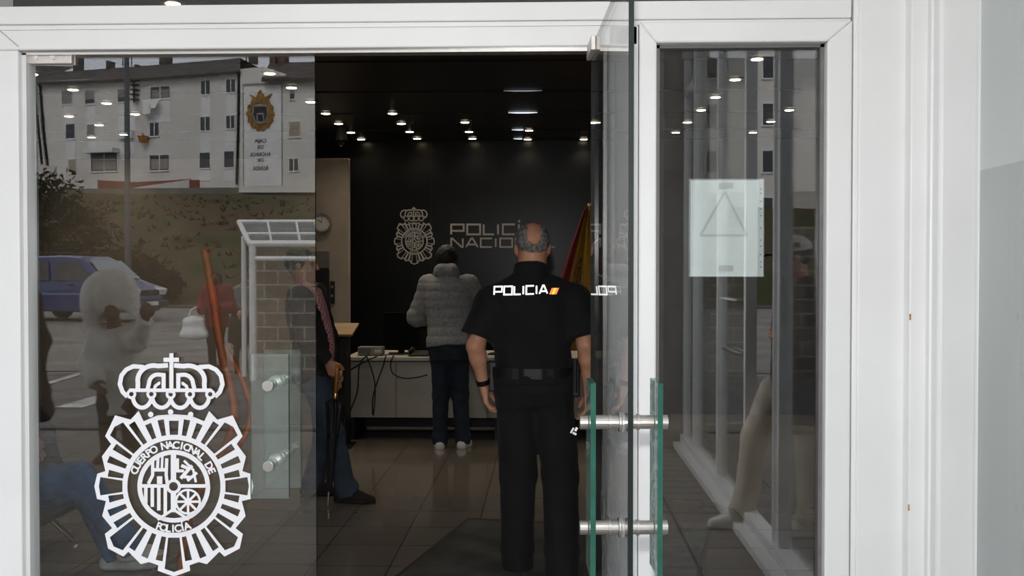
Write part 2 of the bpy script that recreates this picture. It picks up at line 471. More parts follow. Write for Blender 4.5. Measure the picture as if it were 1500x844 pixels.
def person(name, label, loc, rz, J, H=1.75, skin='skin', top=None, bottom=None, shoes=None, hair=None, res=0.011, bw=1.0, bd=1.0, hs=1.0, belly=0.0,
           look=(0, 1, 0), hands=(dict(), dict()), face=True, nw=1.0, extra=None, group=None):
    s = H / 1.75
    r = thing(name, label, 'person', loc, rz, group)
    R = frame(J); L = float(np.linalg.norm(J['N'] - J['P']))
    fr = R[:, 1]
    # ---- body: one continuous surface
    B = Sdf()
    B.loft(J['P'], R, torso_secs(L, s, -0.004, bw, bd, belly), 0.03)
    hd = J['HD']; lk = n_(look); hup = n_(hd - J['N'] + np.array([0, 0, .25])); hsd = n_(np.cross(lk, hup)); lk2 = n_(np.cross(hup, hsd)); HR = np.stack([hsd, lk2, hup], 1)
    hk = s * hs
    hp = lambda a, b, c: hd + hsd * a * hk + lk2 * b * hk + hup * c * hk
    B.cone(J['N'] - R[:, 2] * .03 * s, hp(0, -.012, -.05), .062 * s * nw, .056 * s * nw, 0.035)
    B.ell(hp(0, -.012, .03), (.076 * hk, .096 * hk, .090 * hk), 0.03, HR)
    B.ell(hp(0, .022, -.045), (.058 * hk, .070 * hk, .075 * hk), 0.035, HR)
    B.ell(hp(0, .075, -.098), (.024 * hk, .020 * hk, .018 * hk), 0.025, HR)
    if face:
        B.cone(hp(0, .088, .015), hp(0, .112, -.028), .009 * hk, .015 * hk, 0.012)
        for x in (-1, 1):
            B.ell(hp(x * .079, -.008, -.005), (.009 * hk, .020 * hk, .033 * hk), 0.006, HR)
            B.cone(hp(x * .014, .086, .024), hp(x * .050, .072, .022), .010 * hk, .008 * hk, 0.014)
            B.ell(hp(x * .034, .092, .004), (.015 * hk, .010 * hk, .009 * hk), 0, HR, 's')
            B.ell(hp(x * .042, .066, -.03), (.022 * hk, .020 * hk, .020 * hk), 0.02, HR)
        B.cone(hp(-.017, .088, -.062), hp(.017, .088, -.062), .008 * hk, .008 * hk, 0.008)
        B.cone(hp(-.015, .086, -.073), hp(.015, .086, -.073), .008 * hk, .008 * hk, 0.006)
    for sd in 'LR':
        B.chain([J['S' + sd], J['E' + sd], J['W' + sd]], [.054 * s, .043 * s, .028 * s], 0.03)
        B.ell(J['S' + sd], (.062 * s, .060 * s, .060 * s), 0.04)
        m = J['E' + sd] * .7 + J['W' + sd] * .3
        B.ell(m, (.041 * s,) * 3, 0.03)
        B.chain([J['H' + sd], J['K' + sd], J['A' + sd]], [.088 * s, .058 * s, .037 * s], 0.03)
        mc = J['K' + sd] * .72 + J['A' + sd] * .28
        B.ell(mc - fr * .012, (.054 * s,) * 3, 0.03)
        B.cone(J['A' + sd] - np.array([0, 0, .03 * s]), J['T' + sd], .036 * s, .028 * s, 0.02)
    body = [B.mesh(res)]
    for sd, x, hd_ in (('L', -1, hands[0]), ('R', 1, hands[1])):
        if hd_ is None: continue
        d = hd_.get('d', n_(J['W' + sd] - J['E' + sd])); pn = hd_.get('pn', -R[:, 0] * x * 0.8 - fr * 0.6); th = hd_.get('th', fr)
        body.append(hand_mesh(J['W' + sd], d, pn, th, hd_.get('curl', 0.45), 0.185 * s, hd_.get('grip', 0.0), hd_.get('res', 0.0045)))
    soft('body', join(*body), M[skin], r)
    if face:
        for x in (-1, 1):
            b = MB(); c = hp(x * .034, .0835, .004); b.grid(10, 8, lambda u, v, c=c: tuple(c + .0105 * hk * np.array([math.cos(2 * PI * u) * math.sin(PI * v), math.sin(2 * PI * u) * math.sin(PI * v), math.cos(PI * v)])))
            o = b.build('eye', M['eye'], r, world=False, smooth=True)
    # ---- clothes
    if top:
        g = top.get('g', .016); T = Sdf(); lo = top.get('lo', -.08)
        T.loft(J['P'], R, [(h, cu, cv, ru * top.get('flare', {}).get('x', 1), rv) for h, cu, cv, ru, rv in torso_secs(L, s, g, bw, bd, belly, lo, top.get('hi', 1.0))], 0.03, top.get('p', 2.2))
        for sd in 'LR':
            k = top.get('arm', 1.0)
            T.ell(J['S' + sd], ((.060 * s + g),) * 3, 0.05)
            if top.get('sleeve', 'long') == 'short':
                c = top.get('cut', .68)
                T.cone(J['S' + sd], J['E' + sd], .058 * s + g, (.062 * s + g) * k, 0.04, clip=c)
            else:
                T.chain([J['S' + sd], J['E' + sd]], [.056 * s + g * k, .047 * s + g * k], 0.035)
                T.cone(J['E' + sd], J['W' + sd], .047 * s + g * k, .033 * s + g * k, 0.03, clip=1.0)
        if top.get('traps'):
            for sd in 'LR': T.cone(J['N'] + R[:, 2] * .030, J['S' + sd] + R[:, 2] * .012, .060 * s, .058 * s, 0.06)
        if top.get('collar'):
            c = J['N']; T.cone(c - R[:, 2] * .02, c + R[:, 2] * top['collar'] * s, top.get('cr', .082) * s, top.get('cr', .082) * s * .97, 0.015, clip=1.0)
        T.half(J['P'] + R[:, 2] * lo * L, -R[:, 2])
        o = soft(top.get('name', 'shirt'), T.mesh(res), M[top['mat']], r, top.get('disp', folds(.006)))
        r['_top'] = o.name
    if bottom:
        g = bottom.get('g', .018); T = Sdf()
        T.loft(J['P'], R, torso_secs(L, s, g * .8, bw, bd, 0, -.24, bottom.get('hi', .16)), 0.04)
        for sd in 'LR':
            rk = bottom.get('r', (.098, .078, .070))
            T.chain([J['H' + sd], J['K' + sd]], [rk[0] * s, rk[1] * s], 0.03)
            a = J['A' + sd]; kd = J['K' + sd]
            T.cone(kd, a + (a - kd) * bottom.get('ext', .0), rk[1] * s, rk[2] * s, 0.03, clip=1.0)
            if bottom.get('brk', 0): T.ell(a + np.array([0, 0, .03]) + fr * .012, (rk[2] * s * 1.04, rk[2] * s * 1.1, .05 * s), 0.03)
        if bottom.get('waist', True): T.half(J['P'] + R[:, 2] * bottom.get('hi', .16) * L, R[:, 2])
        soft(bottom.get('name', 'trousers'), T.mesh(res), M[bottom['mat']], r, bottom.get('disp', folds(.007, 9, 6, 3)))
    if shoes:
        for sd in 'LR':
            a, t = J['A' + sd], J['T' + sd]; d = n_(t - a - (np.array([0, 0, (t - a)[2]]))); dn = shoes.get('dn', {}).get(sd, np.array([0, 0, -1.0])); ad = np.asarray(dn, float)
            if 'dir' in shoes and sd in shoes['dir']: d = n_(shoes['dir'][sd])
            hl = a - ad * 0 + ad * .045 * s - d * .045 * s; bl = t + ad * 0.0 - d * .0
            T = Sdf(); T.cone(hl, a + ad * .04 * s + d * .09 * s, .044 * s, .047 * s, 0.02); T.cone(a + ad * .045 * s + d * .09 * s, a + ad * .055 * s + d * .175 * s, .047 * s, .034 * s, 0.02)
            T.cone(a - ad * .035 * s, a + ad * .03 * s, .043 * s, .046 * s, 0.02, clip=None)
            sole_h = a + ad * .083 * s
            T.half(sole_h, ad); T.half(a - ad * .035 * s, -ad)
            o = soft('shoe', T.mesh(min(res, .009)), M[shoes['mat']], r)
            T = Sdf(); sd_ = np.cross(d, ad)
            T.cone(hl, a + ad * .05 * s + d * .09 * s, .047 * s, .051 * s, 0.02); T.cone(a + ad * .05 * s + d * .09 * s, a + ad * .055 * s + d * .178 * s, .051 * s, .037 * s, 0.02)
            T.half(sole_h, ad); T.half(a + ad * .058 * s, -ad)
            soft('sole', T.mesh(min(res, .009)), M[shoes.get('sole', shoes['mat'])], o)
    if hair:
        T = Sdf(); kind = hair.get('kind', 'short'); th = hair.get('th', .009)
        T.ell(hp(0, -.014, .032), ((.076 + th) * hk, (.096 + th) * hk, (.090 + th) * hk), 0.02, HR)
        if kind == 'bald': T.ell(hp(.004, -.03, .122), (.054 * hk, .085 * hk, .042 * hk), 0, HR, 's'); T.ell(hp(.006, -.105, .066), (.036 * hk, .05 * hk, .062 * hk), 0, HR, 's')
        if kind == 'long':
            T.ell(hp(0, -.035, -.06), (.088 * hk, .075 * hk, .12 * hk), 0.04, HR); 
        T.half(hp(0, .06, .05), lk2 * .9 - hup * .55) if kind != 'hood' else None
        if kind != 'long': T.half(hp(0, -.02, -.035 if kind != 'bald' else -.045), -hup * .9 + lk2 * .35)
        soft('hair', T.mesh(min(res, .007)), M[hair['mat']], r, lambda co, nn: .004 * noise.noise(co * 45))
    if extra: extra(r, R, L, s, hp, J, HR)
    return r

# ------------------------------------------------------------------ setting: the station shell
CEIL = 2.96
YB = 11.05                      # black back wall
XL, XR = -5.6, 3.0
def struct(mb, name, m, **kw):
    o = mb.build(name, m, **kw); o['kind'] = 'structure'; return o
struct(MB().box((XL, YG + .02, -.12), (XR, YB, 0)), 'floor', M['floor'])
struct(MB().box((XL, YB, -.12), (XR, YB + .2, 4.6)), 'wall_back', M['black_wall'])
struct(MB().box((XL - .2, YG - .04, -.12), (XL, YB + .2, 4.6)), 'wall_left', M['dark_wall'])
struct(MB().box((XR, YG - .04, -.12), (XR + .2, YB + .2, 4.6)), 'wall_right', M['dark_wall'])
def F(x, y, Y=3.13): return at_y(x, y, Y)
xjl = F(28, 400).x; xhr = F(1250, 400).x
top_h = F(750, -14).z
wl = MB().box((XL, YG - .05, -.12), (F(-14, 400).x, YG + .10, 4.6)); wl.box((xhr + .02, YG + .01, -.12), (XR, YG + .12, 4.6))
wl.box((F(-14, 400).x, YG - .02, CEIL - .1), (xhr + .02, YG + .12, 4.6))
struct(wl, 'wall_front', M['frame'])
# ceiling: dark metal panels whose rounded lips run across the hall
seams = [at_z(765, y, CEIL).y for y in (133, 165, 190, 204)]
d = (seams[1] - seams[0])
ys = [YB] + seams[::-1] + [seams[0] - d * 1.05 * i for i in range(1, 5)]
cb = MB().box((XL, YG + .02, CEIL), (XR, YB, CEIL + .12))
for y in ys[1:]:
    if y < YG + .1: continue
    n = 8
    poly = [(y + .02 * math.cos(a), CEIL - .010 * math.sin(a)) for a in [PI * i / n for i in range(n + 1)]]
    cb.prism(poly, XL, XR, lambda u, v, h: (h, u, v), 1)
struct(cb, 'ceiling', [M['dark_ceiling'], M['lip']], smooth=False)
struct(MB().box((XL - .2, -2.9, 3.78), (XR + .2, YG, 3.95)), 'ceiling_porch', M['frame'])
struct(MB().box((XL - .2, YG, 4.5), (XR + .2, YB + .2, 4.62)), 'roof', M['dark_wall'])
# vertical joints of the black wall panels
jb = MB()
for px in (762, 632, 890): jb.box((at_y(px, 300, YB).x - .002, YB - .002, 0), (at_y(px, 300, YB).x + .002, YB + .001, CEIL))
struct(jb, 'trim_1', M['black'])
# partial beige partition on the left with an open top
xp = at_y(511, 400, 10.2).x; hp_ = at_y(490, 232, 10.2).z
struct(MB().box((XL, 10.2, 0), (xp, 10.29, hp_)), 'wall_partition', M['beige'], bevel=.006)

# ------------------------------------------------------------------ white aluminium front
fr = M['frame']
def bar(x0, y0, x1, y1, ya=3.13, yb=3.22):
    a, b = F(x0, y0, ya), F(x1, y1, ya)
    return ((a.x, ya, a.z), (b.x, yb, b.z))
def vbar(name, x0, x1, ya=3.13, yb=3.22, zt=None, zb=-.02, bev=.004, parent=None, m=fr):
    a, b = F(x0, 420, ya).x, F(x1, 420, ya).x
    o = MB().box((a, ya, zb), (b, yb, zt if zt is not None else top_h)).build(name, m, parent, bevel=bev); o['kind'] = 'structure' if parent is None else o.get('kind', 'structure'); return o
zt = F(750, -14).z
# header over the doors: three stepped rails
xa, xb = F(-14, 30).x, F(1247, 30).x
hz = lambda y: F(800, y).z
hd = MB().box((xa, 3.125, hz(30)), (xb, 3.22, hz(3)))
struct(hd, 'trim_2', fr, bevel=.004)
struct(MB().box((xa, 3.133, hz(37.5)), (xb, 3.22, hz(30.3))), 'trim_3', fr, bevel=.002)
xm = F(935, 30).x
struct(MB().box((xa, 3.128, hz(68)), (xm, 3.22, hz(38))), 'trim_4', fr, bevel=.005)
struct(MB().box((F(24, 66).x, 3.15, hz(73)), (F(893, 66).x, 3.20, hz(67.6))), 'trim_5', M['steel'])
zh = hz(37.8)
def jamb(name, x0, x1, tilt, zt_):
    """x0 outer, x1 inner px; the inner edge leans a little as the photographed frame does"""
    a, b = F(x0, 420).x, F(x1, 420).x
    o = MB().box((a, 3.128, -.02), (b, 3.22, zt_)).build(name, fr, None, bevel=.005); o['kind'] = 'structure'; return o
jamb('trim_6', -14, 30, 0, hz(68.2))
struct(MB().box((F(30, 400).x, 3.15, -.02), (F(36, 400).x, 3.21, hz(70))), 'trim_7', fr)
# mitre line of the left jamb
struct(MB().tube([F(0, 45, 3.127), F(27, 68, 3.127)], .0009, 5), 'trim_8', M['grey_plastic'])
# jamb between the doorway and the side light
jamb('trim_9', 890, 934.6, 0, zh)
struct(MB().box((F(890, 400).x - .012, 3.16, -.02), (F(890, 400).x, 3.21, zh)), 'trim_10', M['steel'])
# upper lights above the header
tg = thing('window_3', 'strip of upper window glass above the white door header', 'window', (0, YG, zt), kind='structure')
MB().box((xa, 3.175, hz(4)), (xb, 3.185, CEIL - .1)).build('pane', M['glass'], tg)
# fixed side light: four mitred members + pane
wn1 = thing('window_1', 'fixed white framed side window right of the open door', 'window', (F(1090, 420).x, YG, 0), kind='structure')
ox0, ox1, ot = F(935.4, 420).x, F(1246, 420).x, hz(33.5)
ix0, ix1, it = F(961, 420).x, F(1209, 420).x, hz(64.5)
zb, izb = -.02, .10
def member(pts):
    return MB().prism(pts, 3.122, 3.215, lambda u, v, h: (u, h, v)).build('frame', fr, wn1, bevel=.006)
member([(ox0, ot), (ix0, it), (ix0, izb), (ox0, zb)])
member([(ox0, ot), (ox1, ot), (ix1, it), (ix0, it)])
member([(ox1, ot), (ox1, zb), (ix1, izb), (ix1, it)])
member([(ox0, zb), (ix0, izb), (ix1, izb), (ox1, zb)])
gk = MB()
for a, b in (((ix0, izb), (ix0 + .012, it)), ((ix1 - .012, izb), (ix1, it)), ((ix0, it - .010), (ix1, it))):
    gk.box((a[0], 3.155, a[1]), (b[0], 3.19, b[1]))
gk.build('gasket', M['grey_plastic'], wn1)
MB().box((ix0, 3.174, izb), (ix1, 3.184, it)).build('pane', M['glass'], wn1)
# white cladding to the corner of the porch
M['rusty'] = None
def rust_mat():
    m = mat('rust_streaked_aluminium', (0.82, 0.82, 0.81), 0.4, var=0.015, scale=3)
    t = m.node_tree; n, l = t.nodes, t.links
    b = n['Principled BSDF']; src = b.inputs['Base Color'].links[0].from_socket
    tc = n.new('ShaderNodeTexCoord'); mp = n.new('ShaderNodeMapping'); mp.inputs['Scale'].default_value = (140, 1, 1.1)
    l.new(tc.outputs['Object'], mp.inputs['Vector'])
    nz = n.new('ShaderNodeTexNoise'); nz.inputs['Scale'].default_value = 1.0; nz.inputs['Detail'].default_value = 3; l.new(mp.outputs['Vector'], nz.inputs['Vector'])
    rp = n.new('ShaderNodeMapRange'); rp.inputs['From Min'].default_value = .66; rp.inputs['From Max'].default_value = .78; rp.inputs['To Max'].default_value = .55; l.new(nz.outputs['Fac'], rp.inputs['Value'])
    mx = n.new('ShaderNodeMix'); mx.data_type = 'RGBA'; mx.inputs['B'].default_value = (.62, .42, .22, 1)
    l.new(rp.outputs['Result'], mx.inputs['Factor']); l.new(src, mx.inputs['A']); l.new(mx.outputs['Result'], b.inputs['Base Color'])
    return m
M['rusty'] = rust_mat()
def clad(name, x0, x1, ya, m=fr, bev=.004):
    a, b = F(x0, 420, ya).x, F(x1, 420, ya).x
    struct(MB().box((a, ya, -.02), (b, 3.24, 4.6)), name, m, bevel=bev)
clad('trim_11', 1248.5, 1256, 3.12)
clad('trim_12', 1256.5, 1326, 3.11)
clad('trim_13', 1326, 1332, 3.10, M['rusty'], .012)
clad('trim_14', 1332.5, 1361, 3.06, M['rusty'])
clad('trim_15', 1361.5, 1367, 3.03)
for hh in (1.42, .855):
    struct(MB().obox((F(1333, 420, 3.06).x, 3.057, hh), (.004, .003, .018)), 'trim_16', mat('rust_spot', '#b48a5c', .8, var=.3, scale=60))

# ------------------------------------------------------------------ glazed side screen of the porch
XS = 1.235
sc = thing('window_2', 'long white framed glass screen along the side of the porch', 'window', (XS, 0, 0), kind='structure')
Ys = [3.04, 1.02, .12, -.88, -2.02, -2.66]
HS = 3.40
def post(y, w=.045, dd=.07): MB().box((XS - dd / 2, y - w / 2, .12), (XS + dd / 2, y + w / 2, HS)).build('mullion', fr, sc, bevel=.004)
# corner post seen at the right of the photo
MB().box((F(1367.5, 420, 3.02).x, 2.985, .0), (XS + .03, 3.06, HS)).build('corner_post', fr, sc, bevel=.012, seg=3)
for y, w in ((1.02, .05), (.90, .03), (.12, .05), (-.88, .05), (-2.02, .09), (-2.64, .05)): post(y, w)
MB().box((XS - .12, -2.66, .0), (XS + .03, 3.0, .05)).box((XS - .06, -2.66, .05), (XS + .03, 3.0, .12)).build('base_rail', fr, sc, bevel=.005)
MB().box((XS - .05, -2.66, HS), (XS + .05, 3.0, HS + .12)).box((XS - .035, -2.64, 3.05), (XS + .035, -2.02, 3.12)).build('head_rail', fr, sc, bevel=.004)
tint = glass('screen_glass', 0.05, (0.80, 0.82, 0.81))
for a, b in ((1.02, 2.99), (.12, .90), (-.88, .12), (-2.02, -.88), (-2.64, -2.02)):
    if (a, b) == (.12, .90): continue
    MB().box((XS - .005, a, .12), (XS + .005, b, HS)).build('pane', tint if b < 2 else M['glass'], sc)
film = MB().box((XS + .006, 2.35, 1.845), (XS + .0075, 2.98, HS)).build('frosted_film', glass('frosted_film', .04, (.75, .77, .77), haze=.85, hcol=(.74, .76, .75)), sc)
MB().box((XS + .006, 2.35, .12), (XS + .0075, 2.98, 1.844)).build('frosted_film', glass('grey_film', .03, (.60, .62, .62), haze=.80, hcol=(.56, .585, .575)), sc)
MB().box((XS - .02, -.60, 1.02), (XS - .05, -.05, 1.04)).build('push_bar', M['steel'], sc)
MB().box((XS - .02, -.75, 1.36), (XS - .035, -.2, 1.372)).build('sticker', M['vinyl'], sc)
# pillar that ends the screen, and the low wall behind it
struct(MB().box((1.03, -3.25, 0), (1.30, -2.68, 3.78)), 'wall_pillar', mat('grey_render', '#a39e98', .85, var=.05, scale=5), bevel=.006)

# ------------------------------------------------------------------ emblem of the force as flat vinyl
def stroke(pts, w, closed=False):
    """thick polyline -> list of quads (2-D) with mitred joints"""
    P = [Vector(p) for p in pts]; n = len(P); out = []
    L, Rr = [], []
    for i in range(n):
        if closed: a, b = P[i - 1], P[(i + 1) % n]
        else: a, b = P[max(i - 1, 0)], P[min(i + 1, n - 1)]
        d1 = (P[i] - a); d2 = (b - P[i])
        if d1.length < 1e-9: d1 = d2
        if d2.length < 1e-9: d2 = d1
        d1.normalize(); d2.normalize()
        n1 = Vector((-d1.y, d1.x)); n2 = Vector((-d2.y, d2.x)); m = n1 + n2
        if m.length < 1e-6: m = n1.copy()
        m.normalize(); k = min(1 / max(m.dot(n1), .35), 2.0)
        L.append(P[i] + m * w / 2 * k); Rr.append(P[i] - m * w / 2 * k)
    for i in range(n if closed else n - 1):
        j = (i + 1) % n
        out.append([L[i], L[j], Rr[j], Rr[i]])
    return out
def arc(cx, cy, rx, ry, a0, a1, n=14):
    return [(cx + rx * math.cos(math.radians(a0 + (a1 - a0) * i / n)), cy + ry * math.sin(math.radians(a0 + (a1 - a0) * i / n))) for i in range(n + 1)]
def text_geo(body, size=1.0, bold=0.0, align='CENTER'):
    cu = bpy.data.curves.new('lettering', 'FONT'); cu.body = body; cu.size = size; cu.offset = bold; cu.align_x = align; cu.resolution_u = 3
    ob = bpy.data.objects.new('lettering', cu)
    me = ob.to_mesh()
    vs = [(v.co.x, v.co.y) for v in me.vertices]; fs = [tuple(p.vertices) for p in me.polygons]
    ob.to_mesh_clear(); bpy.data.objects.remove(ob); bpy.data.curves.remove(cu)
    return vs, fs
EMB = None
def emblem_geo():
    """2-D pieces of the badge in picture units, y down, centred on (318, 510)"""
    global EMB
    if EMB: return EMB
    P = []                                        # list of (verts, faces)
    def quads(q):
        for a in q: P.append(([tuple(p) for p in a], [(0, 1, 2, 3)]))
    def disc(x, y, r): P.append((arc(x, y, r, r, 0, 337.5, 15), [tuple(range(16))]))
    cx, cy = 318, 510
    half = [(0, -266), (60, -262), (112, -240), (130, -278), (160, -246), (217, -262), (236, -222), (254, -185), (232, -156), (266, -110), (253, -56), (283, -46), (294, 0), (284, 47), (251, 55), (265, 110), (228, 155), (255, 176), (243, 230), (187, 260), (168, 242), (122, 288), (92, 280), (58, 292), (60, 312), (0, 334)]
    outline = [(cx + x, cy + y) for x, y in half] + [(cx - x, cy + y) for x, y in half[-2:0:-1]]
    def rim(ang):
        d = Vector((math.cos(ang), math.sin(ang))); best = 0
        n = len(outline)
        for i in range(n):
            a, b = Vector(outline[i]) - Vector((cx, cy)), Vector(outline[(i + 1) % n]) - Vector((cx, cy))
            den = d.x * (b.y - a.y) - d.y * (b.x - a.x)
            if abs(den) < 1e-9: continue
            t = (a.x * (b.y - a.y) - a.y * (b.x - a.x)) / den
            u = (a.x * d.y - a.y * d.x) / den
            if 0 <= u <= 1 and t > best: best = t
        return best
    loops = [[Vector((x, y, 0)) for x, y in outline], [Vector((x, y, 0)) for x, y in arc(cx, cy, 172, 172, 0, 354, 59)]]
    for k in range(32):
        a = 2 * PI * k / 32
        big = k % 4 == 0
        r0 = 190; d = Vector((math.cos(a), math.sin(a))); nn = Vector((-d.y, d.x))
        w0, w1 = (21, 34) if big else (8.5, 13)
        if k in (23, 25, 22, 26): w1 = 12
        r1 = min(rim(a + w1 / 260), rim(a - w1 / 260), rim(a)) - 16
        if k == 24: r1 = 242; w0, w1 = 15, 18
        pts = [d * r0 - nn * w0, d * r1 - nn * w1]
        if big and k != 24: pts += [d * (rim(a) - 17)]
        pts += [d * r1 + nn * w1, d * r0 + nn * w0]
        loops.append([Vector((cx + p.x, cy + p.y, 0)) for p in pts])
    tri = geometry.tessellate_polygon(loops)
    flat = [(p.x, p.y) for lp in loops for p in lp]
    P.append((flat, [tuple(t) for t in tri]))
    # inner ring and its four fields
    quads(stroke(arc(cx, cy, 126, 126, 0, 352.5, 47), 17, True))
    quads(stroke(arc(cx, cy, 22, 22, 0, 345, 23), 11, True))
    quads(stroke([(cx, cy - 120), (cx, cy - 25)], 20)); quads(stroke([(cx, cy + 25), (cx, cy + 95)], 20))
    quads(stroke([(cx - 120, cy - 2), (cx - 25, cy - 2)], 13)); quads(stroke([(cx + 25, cy - 2), (cx + 120, cy - 2)], 13))
    for x in (-102, -78, -54, -30): quads(stroke([(cx + x, cy + 2), (cx + x, cy + 118 - abs(x) * .55)], 13))
    for a in range(0, 180, 45):                    # chains
        d = Vector((math.cos(math.radians(a)), math.sin(math.radians(a)))) * 46; q = Vector((cx + 54, cy + 56))
        quads(stroke([q - d, q + d], 9))
    quads(stroke(arc(cx + 54, cy + 56, 44, 44, 0, 345, 23), 8, True))
    quads(stroke([(cx - 58, cy + 122), (cx, cy + 84), (cx + 58, cy + 122)], 10))
    quads(stroke([(cx - 92, cy - 10), (cx - 76, cy - 42), (cx - 76, cy - 98)], 12)); quads(stroke([(cx - 22, cy - 10), (cx - 26, cy - 42), (cx - 24, cy - 104)], 12))
    quads(stroke([(cx - 78, cy - 62), (cx - 22, cy - 62)], 13)); quads(stroke([(cx - 58, cy - 62), (cx - 56, cy - 108)], 11)); quads(stroke([(cx - 42, cy - 62), (cx - 40, cy - 114)], 9))
    quads(stroke([(cx - 50, cy - 10), (cx - 50, cy - 38)], 20))
    quads(stroke([(cx + 16, cy - 104), (cx + 16, cy - 58), (cx + 40, cy - 58)], 11)); quads(stroke([(cx + 30, cy - 78), (cx + 58, cy - 66), (cx + 34, cy - 38), (cx + 62, cy - 34)], 12))
    quads(stroke([(cx + 28, cy - 30), (cx + 70, cy - 78)], 12)); quads(stroke([(cx + 52, cy - 22), (cx + 88, cy - 52)], 11)); quads(stroke([(cx + 40, cy - 96), (cx + 74, cy - 62), (cx + 84, cy - 16)], 9))
    # arched lettering
    word = 'CUERPO NACIONAL DE'
    span = 143
    for i, ch in enumerate(word):
        if ch == ' ': continue
        a = math.radians(-90 - span / 2 + span * (i + .5) / len(word))
        vs, fs = text_geo(ch, 38, 1.3)
        up = Vector((math.cos(a), math.sin(a))); sd = Vector((-up.y, up.x))
        o = Vector((cx, cy)) + up * 141
        P.append(([tuple(o + sd * u + up * v) for u, v in vs], fs))
    word = 'POLICÍA'
    for i, ch in enumerate(word):
        a = math.radians(90 + 23 - 46 * (i + .5) / len(word))
        vs, fs = text_geo(ch, 38, 1.3)
        dn = Vector((math.cos(a), math.sin(a))); sd = Vector((dn.y, -dn.x))
        o = Vector((cx, cy)) + dn * 167
        P.append(([tuple(o + sd * u - dn * v) for u, v in vs], fs))
    # crown
    quads(stroke([(312, 18), (312, 165)], 15)); quads(stroke([(283, 42), (340, 42)], 16))
    for m in (1, -1):
        X = lambda x: 312 + m * (x - 312)
        mir = lambda pts: [(X(x), y) for x, y in pts]
        quads(stroke(mir([(150, 178), (132, 160), (122, 132), (128, 100), (146, 78), (172, 66), (205, 68), (218, 76)]), 16))
        quads(stroke(mir([(188, 152)] + arc(248, 118, 60, 55, 170, 285, 14)[0:] + [(300, 62)]), 17))
        quads(stroke(mir([(224, 152)] + arc(264, 130, 34, 34, 180, 270, 8) + [(284, 98), (284, 152)]), 15))
        quads(stroke(mir([(250, 152), (254, 138), (268, 128), (272, 128)]), 11))
        for x in (205, 277):
            quads(stroke(mir(arc(x, 178, 34, 40, 175, 5, 12)), 15))
        for x in (166, 240): quads(stroke(arc(X(x), 168, 13.5, 13.5, 0, 330, 11), 10, True))
    quads(stroke([(160, 153), (464, 153)], 13))
    quads(stroke(arc(313, 168, 13.5, 13.5, 0, 330, 11), 10, True))
    for x, y in ((240, 242), (313, 233), (387, 242)): disc(x, y, 10)
    EMB = P
    return P
def put_flat(P, f, step=.00005):
    """place 2-D pieces through f(u, v, lift)"""
    mb = MB()
    for i, (vs, fs) in enumerate(P): mb.add([f(u, v, step * i) for u, v in vs], fs)
    return mb

